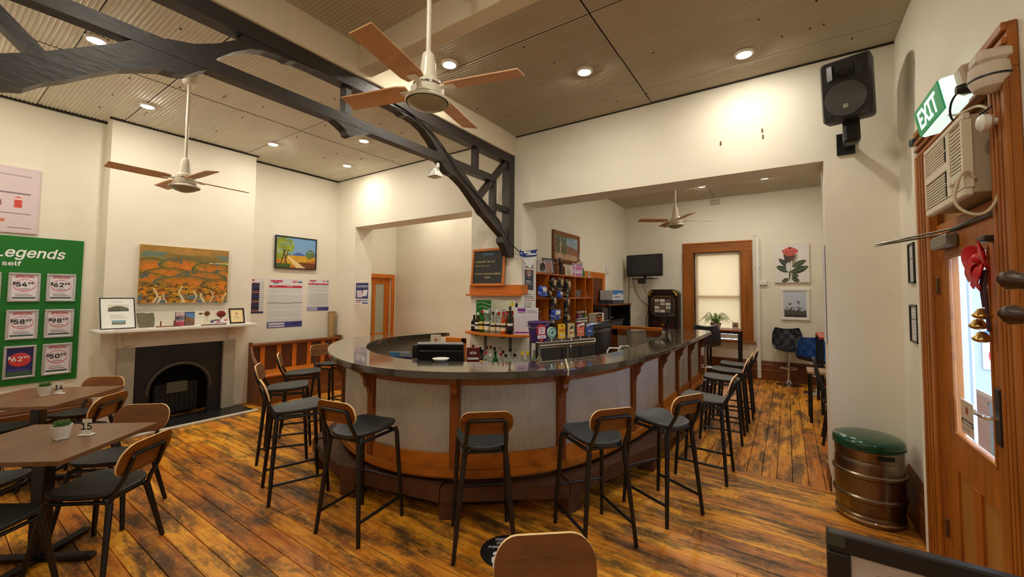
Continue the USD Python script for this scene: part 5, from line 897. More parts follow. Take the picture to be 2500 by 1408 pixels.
for a in ((5.76, 6.65, 2.18, 2.195), (5.76, 6.65, 2.585, 2.60), (5.76, 5.775, 2.195, 2.585), (6.635, 6.65, 2.195, 2.585)): obj('inner_slip', box(-3.119, -3.092, *a, .003), mat('gold_slip', s(190, 130, 60), .4, metal=.4), ip, world=True)
obj('backing', box(-3.119, -3.105, 5.72, 6.69, 2.14, 2.64), brown_y, ip, world=True); picture('paint', ip, (-3.104, 5.775, 2.195), UY, UZ, .86, .39, creek, 90, 60)
lsw = thing('light_switch', 'small cream light switch on the inner wall right of the hatch', 'switch', (-3.12, 8.1, 2.12)); obj('plate', box(-3.119, -3.10, 8.02, 8.18, 2.05, 2.20, .005), white_plastic, lsw, world=True); obj('rocker', box(-3.102, -3.094, 8.08, 8.12, 2.10, 2.15, .002), white_paint, lsw, world=True)
# ================================================================ FAR ROOM (beyond the right opening)
wn = struct('window_4', cat([box(-1.62, -.74, YK+.10, YK+.105, .74, 2.53)]), glass_pane('window_glass'))
def casing(w_, x0, x1, z0, z1, w, y=YK):
    """architrave on the wall y = YK: two stiles and a head, moulded"""
    for a, m_ in (((x0, x0+w, z0, z1-w), door_z), ((x1-w, x1, z0, z1-w), door_z), ((x0, x1, z1-w, z1), door_x)):
        c = obj('casing', box(a[0], a[1], y-.03, y-.001, a[2], a[3], .005), m_, w_)
        b = .03
        if a[1]-a[0] > a[3]-a[2]: q = [(a[0], a[1], a[3]-b, a[3])]
        elif a[0] == x0: q = [(a[0], a[0]+b, a[2], a[3]), (a[1]-.02, a[1], a[2], a[3])]
        else: q = [(a[1]-b, a[1], a[2], a[3]), (a[0], a[0]+.02, a[2], a[3])]
        obj('casing_bead', cat([box(k[0], k[1], y-.045, y-.028, k[2], k[3], .005) for k in q]), m_, w_)
casing(wn, -1.85, -.555, .70, 2.715, .21)
obj('jamb_lining', cat([box(-1.64, -1.62, YK-.005, YK+.26, .72, 2.53), box(-.74, -.72, YK-.005, YK+.26, .72, 2.53), box(-1.62, -.74, YK-.005, YK+.26, 2.51, 2.53)]), brown_z, wn)
for a in ((-1.62, -1.56, .74, 2.51), (-.80, -.74, .74, 2.51), (-1.56, -.80, .74, .83), (-1.56, -.80, 2.45, 2.51), (-1.56, -.80, 1.56, 1.615)): obj('sash_rail', box(a[0], a[1], YK+.07, YK+.13, a[2], a[3], .004), mat('sash_cream', s(226, 214, 196), .4), wn)
obj('sill', box(-1.9, -.52, YK-.06, YK+.1, .68, .72, .006), door_x, wn)
blind_m = usdkit.material(stage, '/World/Looks/roller_blind', {'t': ('transparent_bsdf', {'color': (.9, .82, .68)}), 'd': ('diffuse_bsdf', {'color': s(226, 206, 176)}), 'l': ('translucent_bsdf', {'color': s(250, 220, 172)}), 'a': ('mix_closure', {'fac': .5}), 'm': ('mix_closure', {'fac': .72})},
    [('d.BSDF', 'a.closure1'), ('l.BSDF', 'a.closure2'), ('t.BSDF', 'm.closure1'), ('a.closure', 'm.closure2')], surface='m.closure')
bl = thing('roller_blind', 'cream see-through roller blind drawn down in the far window', 'blind', (-1.18, YK+.04, 2.5))
obj('fabric', box(-1.585, -.775, YK+.045, YK+.047, .95, 2.49), blind_m, bl, world=True); obj('roller', TR(lathe([(.022, -.42), (.022, .42)], 14), trans(-1.18, YK+.05, 2.485) @ frame_M((0, 0, 0), (0, 1, 0), (0, 0, 1))), white_plastic, bl, world=True, smooth=30); obj('hem_bar', box(-1.585, -.775, YK+.04, YK+.052, .94, .955, .003), white_plastic, bl, world=True)
# vent, conduit, switch
vt = thing('wall_vent', 'cream pierced plaster air vent high on the far wall', 'vent', (-1.21, YK, 3.545)); obj('plate', box(-1.30, -1.12, YK-.014, YK-.001, 3.48, 3.61, .003), plaster, vt, world=True); obj('pattern', cat([cbox(-1.28+.036*i, YK-.015, 3.505+.04*j, .022, .004, .02, 0) for i in range(5) for j in range(3)]), mat('vent_dark', s(120, 104, 80), .8), vt, world=True)
cd = thing('conduit', 'cream vertical conduit pipe beside the far window', 'pipe', (-.47, YK, 1.4)); obj('pipe', box(-.50, -.435, YK-.06, YK-.037, .02, 2.74, .008), white_paint, cd, world=True); obj('saddle', cat([box(-.515, -.42, YK-.063, YK-.034, z, z+.02, .003) for z in (.8, 2.2)]), white_paint, cd, world=True); obj('hook', tube([(-.47, YK-.048, 2.74), (-.47, YK-.048, 2.80), (-.50, YK-.05, 2.83), (-.53, YK-.05, 2.80)], .006, 6), white_paint, cd, world=True)
sw = thing('junction_box', 'small white switch box on the far wall beside the conduit', 'switch', (-.37, YK, 1.86)); obj('cover', box(-.44, -.31, YK-.05, YK-.001, 1.82, 1.90, .006), white_plastic, sw, world=True); obj('rocker', box(-.39, -.36, YK-.056, YK-.048, 1.845, 1.875, .003), white_paint, sw, world=True)
# wall pictures
def protea(U, V):
    C = np.tile(np.array([232, 228, 224.]), (len(U), 1)); n = nz(U, V, 10, 21)
    def leafp(x0, y0, x1, y1, w, col):
        dx, dy = x1-x0, y1-y0; L = math.hypot(dx, dy); t = ((U-x0)*dx+(V-y0)*dy)/L/L; d = np.abs((U-x0)*dy-(V-y0)*dx)/L; k = (t > 0) & (t < 1) & (d < w*np.sin(np.clip(t, 0, 1)*PI)**.7); C[k] = (np.array(col)*(.6+.7*n[:, None]))[k]; C[k & (d < .006)] = (140, 146, 120)
    leafp(.42, .02, .48, .5, .03, (60, 66, 50))
    for a in ((.44, .28, .05, .42, .075, (66, 78, 60)), (.45, .25, .98, .40, .085, (64, 76, 58)), (.46, .38, .12, .62, .07, (58, 66, 56)), (.5, .40, .92, .56, .07, (70, 80, 56)), (.47, .42, .28, .74, .06, (50, 58, 52)), (.52, .44, .66, .74, .055, (150, 146, 120)), (.42, .1, .2, .02, .05, (60, 70, 56)), (.48, .12, .72, .03, .06, (60, 70, 52)), (.48, .18, .70, .17, .05, (64, 76, 60))): leafp(*a)
    k = E_(.41, .40, .075, .12)(U, V); C[k] = (222, 222, 216); k = E_(.46, .70, .15, .16)(U, V) & (V < .78); C[k] = (np.array([92, 66, 60.])*(.6+.8*n[:, None]))[k]
    k = ((U-.46)**2/.047+(V-.80)**2/.012 < 1+.8*(nz(U, V, 24, 23)-.5)); C[k] = (np.array([224, 104, 96.])*(.65+.6*nz(U, V, 26, 24)[:, None]))[k]; k = E_(.47, .885, .04, .02)(U, V); C[k] = (40, 30, 30); return C
pc = thing('protea_canvas', 'square canvas print of a pink protea flower on the far wall', 'picture', (.085, YK, 2.23)); obj('canvas', box(-.19, .36, YK-.04, YK-.001, 1.86, 2.60, .004), mat('canvas_white', s(220, 206, 186), .6), pc, world=True); picture('print', pc, (-.187, YK-.0405, 1.863), UX, UZ, .544, .734, protea, 90, 110)
def birds(U, V):
    n = nz(U, V, 8, 31); C = np.array([196, 206, 222.])*np.ones((len(U), 1))*(.92+.1*V[:, None]); k = V < .12+.30*n; C[k] = (np.array([92, 92, 84.])*(.35+1.1*nz(U, V, 24, 32)[:, None]))[k]; k = (nz(U*1.0, V*.8, 26, 33) > .62) & (V < .40); C[k] = (60, 56, 54); C[V < .1] = (58, 54, 50)
    for x, y, d in ((.28, .50, 1), (.64, .58, -1)):
        k = E_(x, y, .055, .035)(U-.0*(V), V-.6*d*(U-x)); C[k] = (48, 50, 56); k = E_(x+.05*d*-1, y+.04, .022, .02)(U, V); C[k] = (40, 40, 46)
    k = (np.abs(U-.70-.12*(.5-V)) < .006) & (V < .55); C[k] = (70, 66, 64); return C
pb = thing('bird_print', 'white framed print of two birds on twigs below the protea canvas', 'framed picture', (.125, YK, 1.455))
for a in ((-.10, .35, 1.16, 1.20), (-.10, .35, 1.71, 1.75), (-.10, -.06, 1.20, 1.71), (.31, .35, 1.20, 1.71)): obj('frame_rail', box(a[0], a[1], YK-.03, YK-.001, a[2], a[3], .004), white_paint, pb, world=True)
obj('mat_board', box(-.06, .31, YK-.012, YK-.004, 1.20, 1.71), white_paint, pb, world=True); picture('print', pb, (-.045, YK-.0125, 1.215), UX, UZ, .34, .48, birds, 70, 90)
# television and its cables
tv = thing('television', 'wall mounted black flat television in the far left corner', 'television', (-2.60, 9.0, 2.27), rad(-8))
obj('bezel', box(-.41, .41, -.03, .03, -.25, .23, .012), black_plastic, tv); obj('screen', box(-.37, .37, -.033, -.028, -.18, .195), mat('tv_screen', s(34, 36, 44), .12), tv)
obj('speaker_bar', box(-.40, .40, -.034, -.026, -.24, -.20, .004), mat('tv_bar', s(14, 14, 15), .3), tv); obj('wall_arm', cat([bar((-.05, .02, -.20), (-.05, .22, -.30), .05, .04), box(-.26, .26, -.06, .10, -.315, -.295, .005), cbox(-.06, .0, -.36, .16, .12, .10, .02)]), black_metal, tv)
tag(obj('tv_cable', cat([tube(smooth_path([(-2.95, YK-.02, 2.05), (-2.90, YK-.03, 1.8), (-2.75, YK-.03, 1.5), (-2.56, YK-.03, 1.35)], 24), .007, 6), tube(smooth_path([(-2.68, YK-.05, 1.9), (-2.66, YK-.04, 1.72), (-2.58, YK-.04, 1.55), (-2.60, YK-.04, 1.2), (-2.62, YK-.04, .9)], 24), .007, 6), tube(smooth_path([(-3.02, YK-.02, 2.05), (-3.03, YK-.03, 1.5), (-3.06, YK-.03, .8)], 16), .008, 6)]), mat('cable_grey', s(120, 108, 92), .5)), 'thin grey cables hanging down the wall below the television', 'cable')
pw2 = thing('power_outlet', 'small cream power outlet left of the television', 'power outlet', (-3.04, YK, 2.09)); obj('plate', box(-3.10, -2.98, YK-.03, YK-.001, 2.02, 2.15, .005), white_plastic, pw2, world=True); obj('plug', box(-3.05, -3.0, YK-.07, YK-.028, 2.06, 2.11, .006), black_plastic, pw2, world=True)
# jukebox
jk = thing('jukebox', 'black and gold wall jukebox with round topped glass front', 'jukebox', (-2.20, 9.06, 0))
jo_ = lambda w, h, r: Polygon([(-w/2, 0), (w/2, 0)]+[(w/2-r+r*math.cos(a), h-r+r*math.sin(a)) for a in np.linspace(0, PI/2, 8)]+[(-w/2+r-r*math.sin(a), h-r+r*math.cos(a)) for a in np.linspace(0, PI/2, 8)])
Mj = frame_M((-2.20, 8.98, .55), (1, 0, 0), (0, 0, 1))
obj('cabinet', TR(prism(jo_(.62, 1.18, .12), .30), frame_M((-2.20, 9.25, .55), (1, 0, 0), (0, 0, 1))), mat('jukebox_black', s(34, 30, 28), .2), jk, world=True, smooth=30)
obj('gold_trim', TR(prism(jo_(.60, 1.15, .11).difference(jo_(.50, 1.08, .08).buffer(0)), .02), frame_M((-2.20, 8.955, .56), (1, 0, 0), (0, 0, 1))), mat('jukebox_frame', s(52, 46, 40), .25, metal=.6), jk, world=True)
for sx in (-1, 1): obj('gold_corner', tube([(-2.20+sx*(.20+.075*math.sin(a)), 8.935, 1.60+.085*math.cos(a)) for a in np.linspace(.1, PI/2, 8)], .022, 8), mat('gold', s(206, 166, 70), .25, metal=.9), jk, world=True, smooth=50)
obj('title_window', TR(prism(Polygon(rrect(.44, .40, .10, 6, 0, .82)), .006), frame_M((-2.20, 8.945, .55), (1, 0, 0), (0, 0, 1))), mat('jukebox_glass', s(60, 60, 62), .08), jk, world=True)
for i in range(4):
    for j in range(3): obj('title_card', box(-2.37+.115*j, -2.27+.115*j, 8.936, 8.939, 1.24+.075*i, 1.30+.075*i), mat(f'title_card_{(i+j)%3}', s(*((196, 190, 170), (226, 222, 206), (120, 90, 80))[(i+j) % 3]), .5), jk, world=True)
obj('window_ring', TR(prism(Polygon(rrect(.48, .44, .12, 6, 0, .82)).difference(Polygon(rrect(.45, .41, .105, 6, 0, .82))), .012), frame_M((-2.20, 8.942, .55), (1, 0, 0), (0, 0, 1))), mat('gold', 0), jk, world=True)
obj('button_panel', box(-2.42, -1.98, 8.93, 8.95, .70, 1.05, .01), mat('jukebox_panel', s(60, 26, 20), .25), jk, world=True); obj('emblem', TR(lathe([(.035, 0), (.03, .01)], 20), frame_M((-2.20, 8.93, .98), (1, 0, 0), (0, 0, 1))), mat('gold', 0), jk, world=True); obj('plinth', box(-2.50, -1.90, 8.97, 9.25, 0, .56, .01), black_plastic, jk, world=True)
# bar return at the far end, with bits on it
rt = thing('bar_return', 'pine topped corrugated bar return at the far end of the bar', 'bar', (-2.2, 7.0, 0))
obj('top_rail', box(-2.60, -1.74, 6.98, 7.06, 1.0, 1.06, .005), orange_x, rt, world=True); obj('rail_board', box(-2.60, -1.74, 7.0, 7.03, .90, 1.0, .003), pine_x, rt, world=True); obj('stile', box(-2.62, -2.50, 7.0, 7.04, 0, 1.0, .003), pine_z, rt, world=True)
yy = np.linspace(-2.50, -1.74, 200); vv = np.vstack([np.c_[yy, 7.015+.0035*np.cos(yy/.019*2*PI), np.full(200, z)] for z in (.05, .90)]); k = np.arange(199); obj('corrugated_panel', (vv, np.stack([k, k+1, k+201, k+200], 1)), iron, rt, smooth=True, world=True)
bn = thing('ice_bucket', 'small metal tub standing inside the right end of the bar', 'bucket', (-1.95, 6.3, .80)); obj('tub', lathe([(.13, 0), (.15, .24), (.155, .25), (.145, .25), (.12, .02)], 28), mat('tub_steel', s(190, 184, 166), .35, metal=.5), bn, smooth=40); obj('rim', lathe([(.150, .243), (.158, .247), (.158, .256), (.150, .26)], 28), chrome, bn, smooth=40); obj('pedestal', lathe([(.10, -.80), (.10, .0)], 16), liner, bn)
hr = thing('rack_handles', 'pair of white wire rack handles showing above the inside of the bar', 'rack', (-1.62, 4.45, .83)); obj('handle', tube([(-.05, -.10, .0), (-.05, -.10, .15), (-.05, -.04, .175), (.05, .02, .175), (.05, .06, .15), (.05, .06, 0)], .009, 8), white_paint, hr, smooth=50); obj('handle', tube([(.0, .12, .0), (.0, .12, .15), (.0, .20, .175), (.06, .28, .175), (.06, .32, .15), (.06, .32, 0)], .009, 8), white_paint, hr, smooth=50)
et = thing('eftpos_stand', 'dark card terminal tilted on a stand at the far end of the bar', 'card terminal', (-1.60, 6.75, ZC), rad(-40)); obj('stand', tube([(0, 0, 0), (0, 0, .10), (.05, 0, .16)], .018, 10), black_metal, et, smooth=40); obj('terminal', TR(box(-.10, .14, -.06, .06, .15, .18, .01), np.array([[.92, 0, -.38, .06], [0, 1, 0, 0], [.38, 0, .92, .03], [0, 0, 0, 1.]])), black_plastic, et); obj('screen', TR(box(-.05, .12, -.045, .045, .179, .182), np.array([[.92, 0, -.38, .06], [0, 1, 0, 0], [.38, 0, .92, .03], [0, 0, 0, 1.]])), mat('terminal_screen', s(120, 124, 130), .2), et); obj('base', lathe([(.06, 0), (.055, .012)], 20), black_plastic, et)
# spider plant on the window table
tbl = thing('high_table', 'small high table with reddish top and black legs before the far window', 'table', (-1.02, 8.80, 0)); obj('tabletop', box(-.30, .30, -.22, .22, .935, .965, .003), mat('table_red', s(150, 70, 44), .35, var=.3, scale=8), tbl)
for sx in (-1, 1):
    for sy in (-1, 1): obj('leg', bar((sx*.27, sy*.19, 0), (sx*.27, sy*.19, .935), .04), black_metal, tbl)
obj('apron', cat([box(-.27, .27, sy*.19-.015, sy*.19+.015, .895, .935) for sy in (-1, 1)]), black_metal, tbl)
sp_ = thing('spider_plant', 'spider plant in a white pot on the high window table', 'potted plant', (-1.17, 8.84, .965)); obj('pot', lathe([(.07, 0), (.10, .10), (.105, .11), (.095, .11), (.09, .09), (.01, .085)], 24), mat('pot_pale', s(214, 204, 190), .5), sp_, smooth=40); obj('pot_band', lathe([(.0945, .075), (.099, .078), (.102, .096), (.0985, .1)], 24), mat('pot_band', s(170, 150, 130), .5), sp_, smooth=40)
L = []
for i in range(46):
    a = i*2.39996; R = .20+.14*((i*7) % 10)/10; H = .10+.15*((i*3) % 10)/10; t_ = np.linspace(0, 1, 9); r_ = .02+R*t_; z_ = .09+H*np.sin(np.clip(t_*1.25, 0, 1.4)*PI*.62)-.10*t_**3*(R/.3); w_ = .010*np.sin(np.clip(t_*.92+.08, 0, 1)*PI)**.6
    c_, s_ = math.cos(a), math.sin(a); p0 = np.c_[r_*c_-w_*s_, r_*s_+w_*c_, z_+.003]; p1 = np.c_[r_*c_+w_*s_, r_*s_-w_*c_, z_+.003]; pm = np.c_[r_*c_, r_*s_, z_-.001]; v = np.vstack([p0, pm, p1]); q = []
    for k in range(8): q += [[k, 9+k, 10+k], [k, 10+k, k+1], [9+k, 18+k, 19+k], [9+k, 19+k, 10+k]]
    L.append(trimesh.Trimesh(v, q, process=False))
obj('leaves', cat(L), mat('spider_leaf', s(108, 136, 58), .5, var=.5, scale=9, col2=s(190, 200, 130)), sp_)
nb = thing('table_card', 'small pale card standing beside the spider plant', 'card', (-.82, 8.74, .965), rad(-12)); obj('card', box(-.055, .055, -.003, .003, 0, .14), mat('card_beige', s(206, 186, 166), .6), nb); obj('picture', box(-.035, .035, -.0038, -.003, .05, .11), mat('card_brown', s(130, 92, 74), .6), nb)
# quilted swivel bar chairs
quilt_k, quilt_b = mat('quilt_black', s(44, 48, 58), .24), mat('quilt_blue', s(18, 74, 150), .28)
def swivel(label, x, y, a, zs, k, blue):
    t = thing('swivel_chair', label, 'bar stool', (x, y, 0), a)
    obj('base', lathe([(.20, 0), (.20, .008), (.16, .016), (.07, .035), (.04, .06), (.025, .10)], 32), chrome, t, smooth=40); obj('post', tube([(0, 0, .08), (0, 0, zs-.06)], .024, 14), chrome, t, smooth=40); obj('foot_ring', tube([(.13*math.cos(b), .13*math.sin(b), .30) for b in np.linspace(0, 2*PI, 25)]+[(0, 0, .30)], .009, 8), chrome, t, smooth=50)
    n, m_ = 22, 16; U, V = np.meshgrid(np.linspace(-1, 1, n), np.linspace(0, 1, m_))
    ang = V*PI*.56; w = .235*(1-.10*np.abs(2*V-1)**3)*(1-.14*(V > .8)*(V-.8)*5)
    X = U*w; Y = np.where(V < .42, .20-.42*V/.42*.9, -.178-.06*(V-.42)/.58); Z = np.where(V < .42, 0, (V-.42)/.58*.34)
    Z = Z+.05*U**2*(1-V*.4); Y = Y+.10*U**2*np.clip((V-.3)/.7, 0, 1)
    qd = (np.abs(np.sin((U*1.5+V*3)*PI))*np.abs(np.sin((U*1.5-V*3)*PI)))**.6*.030; Nn = np.where(V < .42, 0, 1)
    f = np.stack([X, Y+qd*Nn, Z+qd*(1-Nn)], -1).reshape(-1, 3); b = np.stack([X*1.0, Y-.045*Nn, Z-.045*(1-Nn)-.01*Nn], -1).reshape(-1, 3)
    i, j = np.meshgrid(np.arange(n-1), np.arange(m_-1)); A_ = (j*n+i).ravel(); q = np.stack([A_, A_+1, A_+n+1, A_+n], 1)
    bd_ = list(range(n))+[r*n+n-1 for r in range(1, m_)]+[(m_-1)*n+c for c in range(n-2, -1, -1)]+[r*n for r in range(m_-2, 0, -1)]; N_ = n*m_
    F_ = [[q_[0], q_[1], q_[2]] for q_ in q]+[[q_[0], q_[2], q_[3]] for q_ in q]; Bk = [[q_[0]+N_, q_[2]+N_, q_[1]+N_] for q_ in q]+[[q_[0]+N_, q_[3]+N_, q_[2]+N_] for q_ in q]
    for c in range(len(bd_)): a_, b_ = bd_[c], bd_[(c+1) % len(bd_)]; Bk += [[a_, a_+N_, b_+N_], [a_, b_+N_, b_]]
    M = trans(0, 0, zs)
    obj('shell', TR(trimesh.Trimesh(np.vstack([f, b]), Bk, process=False), M), quilt_k, t, smooth=50); obj('quilted_cushion', TR(trimesh.Trimesh(f+[0, 0, .001], F_, process=False), M), quilt_b if blue else quilt_k, t, smooth=40)
swivel('dark quilted swivel bar chair alone on a chrome pedestal, below the bird print', 0.0, 8.92, rad(185), .66, 1, False)
swivel('blue quilted swivel bar chair beside the right edge of the opening',   .40, 8.40, rad(-150), .56, 1, True)
swivel('black swivel bar chair behind the far end of the bar, before the window', -1.27, 8.22, rad(15), .72, 1, False)
# low table and side chair half hidden behind the right pier
lt_ = thing('side_table', 'small black legged side table with pale tiled top by the right pier', 'table', (.40, 6.62, 0)); obj('tabletop', box(-.20, .2, -.2, .2, .62, .65, .003), mat('side_top', s(176, 146, 112), .45, var=.3, scale=9), lt_)
for sx in (-1, 1):
    for sy in (-1, 1): obj('leg', bar((sx*.17, sy*.17, 0), (sx*.17, sy*.17, .62), .035), black_metal, lt_)
bw = thing('bentwood_chair', 'black bentwood chair mostly hidden behind the right pier', 'chair', (.50, 5.72, 0), rad(-92))
obj('seat', lathe([(.17, .43), (.19, .435), (.19, .455), (.17, .46)], 28), black_metal, bw, smooth=40); obj('back_hoop', tube([(-.17, -.12, .44), (-.18, -.20, .62), (-.15, -.24, .80), (-.08, -.26, .89), (0, -.265, .91), (.08, -.26, .89), (.15, -.24, .80), (.18, -.20, .62), (.17, -.12, .44)], .014, 8), black_metal, bw, smooth=50)
obj('inner_hoop', tube([(-.09, -.15, .45), (-.10, -.22, .62), (-.06, -.25, .76), (0, -.255, .79), (.06, -.25, .76), (.10, -.22, .62), (.09, -.15, .45)], .010, 8), black_metal, bw, smooth=50)
for sx in (-1, 1): obj('leg', tube([(sx*.13, .13, .44), (sx*.17, .19, 0)], .014, 8), black_metal, bw); obj('leg', tube([(sx*.13, -.13, .44), (sx*.17, -.20, 0)], .014, 8), black_metal, bw)
obj('leg_ring', tube([(.14*math.cos(b), .14*math.sin(b), .22) for b in np.linspace(0, 2*PI, 25)], .009, 8), black_metal, bw, smooth=50)
h2 = thing('bar_table', 'high black framed table with red top at the right of the far room', 'table', (.55, 7.45, 0)); obj('tabletop', box(-.19, .19, -.5, .5, 1.02, 1.05, .003), mat('bar_top_red', s(190, 50, 50), .3), h2)
for sx in (-1, 1):
    for sy in (-1, 1): obj('leg', bar((sx*.17, sy*.47, 0), (sx*.17, sy*.47, 1.02), .04), black_metal, h2)
revsheet('events_poster', 'printed posters seen edge-on on the right side of the wide opening', 4.36, 4.60, 1.20, 2.05, layers((206, 200, 200), (R_(0, 1, .90, .98), (90, 80, 110)), (R_(0, 1, .84, .88), (190, 60, 60)), (lines_(.1, .95, .55, .82, 7, .4), (140, 136, 136)), (R_(0, 1, .42, .52), (90, 84, 110)), (R_(0, 1, .05, .36), (130, 120, 130)), (lines_(.1, .95, .08, .34, 4, .4), (60, 56, 76))), 30, 90, x=.276-.0046)
# hall behind the left opening: poster on the pier, glazed door
hp = thing('club_poster', 'navy and white poster with two sheets on the wall left of the hall door', 'poster', (-6.02, YA, 1.60)); hx = -6.195
obj('paper', box(hx, hx+.375, YA-.005, YA-.001, 1.41, 1.785), mat('poster_paper', 0), hp, world=True)
picture('print', hp, (hx, YA-.0056, 1.41), UX, UZ, .375, .375, layers((226, 224, 230), (R_(.04, .96, .24, .98), (44, 48, 110)), (lambda U, V: (np.abs((U-.32)+.2*(V-.5)) < .2) & (V > .30) & (V < .64), (214, 196, 216)), (lambda U, V: (np.abs((U-.72)-.3*(V-.52)) < .16) & (V > .36) & (V < .66), (226, 224, 230)), (R_(.08, .92, .76, .80), (190, 190, 206)), (lines_(.12, .9, .82, .92, 1), (190, 190, 206)), (R_(.04, .96, .15, .20), (70, 60, 110)), (R_(.1, .4, .06, .12), (190, 40, 70)), (R_(.5, .95, .02, .1), (44, 48, 110))), 50, 50)
d2 = struct('door_2', box(-7.30, -7.27, 5.08, 5.88, .02, .75), orange_z)
for a in ((5.08, 5.22, .75, 1.80), (5.74, 5.88, .75, 1.80), (5.08, 5.88, 1.80, 1.93), (5.44, 5.52, .75, 1.80)): obj('door_stile', box(-7.30, -7.27, *a, .003), orange_z, d2)
for a in ((5.22, 5.44), (5.52, 5.74)): obj('door_pane', box(-7.288, -7.284, *a, .75, 1.80), mat('frosted_pane', s(176, 180, 160), .3), d2)
for a in ((5.00, 5.08, 0, 2.01), (5.88, 5.96, 0, 2.01), (5.08, 5.88, 1.93, 2.01)): obj('door_frame', box(-7.219, -7.19, *a, .005), orange_z, d2)
# ================================================================ RIGHT WALL: the street door and all that hangs there
d1 = struct('door_1', cat([box(.738, .778, 2.46, 2.625, .02, 1.955, .003), box(.738, .778, 2.625, 3.325, .02, .20, .003), box(.738, .778, 3.16, 3.325, .20, 1.955, .003), box(.738, .778, 2.625, 3.16, 1.83, 1.955, .003), box(.738, .778, 2.625, 3.16, .68, .87, .003), box(.738, .778, 2.85, 2.945, .20, .68, .003)]), door_z)
for a, b in ((2.625, 2.85), (2.945, 3.16)): obj('door_panel', box(.752, .764, a, b, .20, .68), mat('panel_honey', s(170, 116, 50), .45, var=.5, scale=7, stretch=(1, 1, .15), world=True, col2=s(126, 76, 26)), d1)
obj('door_glass', box(.757, .761, 2.625, 3.16, .87, 1.83), glass_pane('door_glass'), d1)
for a in ((2.625, 3.16, .87, .885), (2.625, 3.16, 1.815, 1.83), (2.625, 2.638, .885, 1.815), (3.147, 3.16, .885, 1.815)): obj('glazing_bead', box(.731, .748, *a, .004), door_y, d1)
lk = obj('lock_plate', box(.726, .738, 2.545, 2.60, .98, 1.22, .004), mat('lock_dark', s(46, 38, 34), .4, metal=.5), d1)
obj('lever_handle', tube([(.73, 2.575, 1.09), (.695, 2.575, 1.09), (.688, 2.60, 1.092), (.69, 2.68, 1.085), (.696, 2.72, 1.088)], .008, 8), chrome, lk, smooth=50)
obj('hinge', cat([box(.722, .74, 3.32, 3.338, z, z+.10, .003) for z in (.25, 1.62)]), mat('hinge_brass', s(120, 100, 70), .35, metal=.8), d1)
# frame: moulded casings, transom rail and transom infill
def vcase(y0, y1, z0, z1, nm='casing'):
    c = obj(nm, box(XR-.03, XR-.001, y0, y1, z0, z1, .004), door_z, d1)
    obj('casing_bead', cat([box(XR-.045, XR-.028, y0+(y1-y0)*f0, y0+(y1-y0)*f1, z0, z1, .004) for f0, f1 in ((.0, .22), (.36, .46), (.60, .70), (.84, 1.0))]), door_z, c)
vcase(3.335, 3.585, 0, 2.48); vcase(2.29, 2.44, 0, 2.48)
hc = obj('casing', box(XR-.03, XR-.001, 2.29, 3.585, 2.48, 2.66, .004), door_y, d1)
obj('casing_bead', cat([box(XR-.045, XR-.028, 2.29, 3.585, a, b, .004) for a, b in ((2.48, 2.50), (2.53, 2.55), (2.575, 2.60), (2.625, 2.66))]), door_y, hc)
obj('jamb', cat([box(XR, .788, 3.355, 3.375, 0, 2.56), box(XR, .788, 2.435, 2.455, 0, 2.56), box(XR, .788, 2.455, 3.355, 2.54, 2.56)]), door_z, d1)
obj('transom_rail', box(XR-.012, .788, 2.455, 3.355, 1.955, 2.02, .004), door_y, d1); obj('transom_infill', box(.768, .786, 2.455, 3.355, 2.02, 2.54), mat('infill_ply', s(160, 112, 60), .6, var=.4, scale=5, world=True), d1)
# paper stuck to the glass
def gsheet(nm, label, y0, y1, z0, z1, fn):
    t = thing(nm, label, 'notice', (.754, (y0+y1)/2, (z0+z1)/2)); obj('paper', box(.7545, .7565, y0, y1, z0, z1), mat('poster_paper', 0), t, world=True); picture('print', t, (.7538, y1, z0), (0, -1, 0), UZ, y1-y0, z1-z0, fn, 30, 40)
gsheet('window_notice', 'beige notice with dark band in the lower corner of the door glass', 2.955, 3.125, .90, 1.07, layers((196, 178, 160), (R_(0, 1, .28, .45), (60, 56, 62)), (lines_(.1, .9, .32, .42, 1, .6), (190, 180, 170)), (E_(.5, .72, .12, .12), (150, 60, 50)), (lines_(.1, .9, .05, .22, 3), (130, 120, 116))))
gsheet('window_notice', 'tall pink and white notice in the middle of the door glass', 2.70, 2.90, .895, 1.16, layers((214, 196, 206), (R_(.0, 1, .93, 1), (236, 240, 246)), (E_(.72, .84, .06, .03), (30, 26, 40)), (lines_(.08, .9, .1, .8, 10, .3), (200, 176, 190)), (R_(.7, 1, 0, .9), (176, 206, 240))))
# air conditioner in the transom
ac = thing('air_conditioner', 'cream boxy window air conditioner above the street door', 'air conditioner', (.66, 2.73, 2.17)); acm = mat('ac_cream', s(222, 212, 190), .45); acs = mat('ac_metal', s(176, 160, 136), .5, var=.3, scale=5, world=True)
x0, x1, y0, y1, z0, z1 = .628, .80, 2.455, 3.02, 2.03, 2.385
obj('casing', box(x0+.02, x1, y0+.006, y1-.006, z0+.01, z1-.01, .004), acs, ac, world=True); obj('front_panel', cat([box(x0, x0+.03, y0, y1, z0, z0+.035, .006), box(x0, x0+.03, y0, y1, z1-.03, z1, .006), box(x0, x0+.03, y1-.02, y1, z0+.035, z1-.03), box(x0, x0+.03, y0, y0+.02, z0+.035, z1-.03), box(x0, x0+.03, 2.62, 2.665, z0+.035, z1-.03), box(x0, x0+.03, 2.665, y1-.02, 2.195, 2.23), box(x0, x0+.03, y0+.02, 2.62, z0+.035, z0+.115)]), acm, ac, world=True)
obj('grille_back', box(x0+.022, x0+.026, y0+.01, y1-.01, z0+.02, z1-.02), mat('ac_shadow', s(70, 58, 44), .8), ac, world=True)
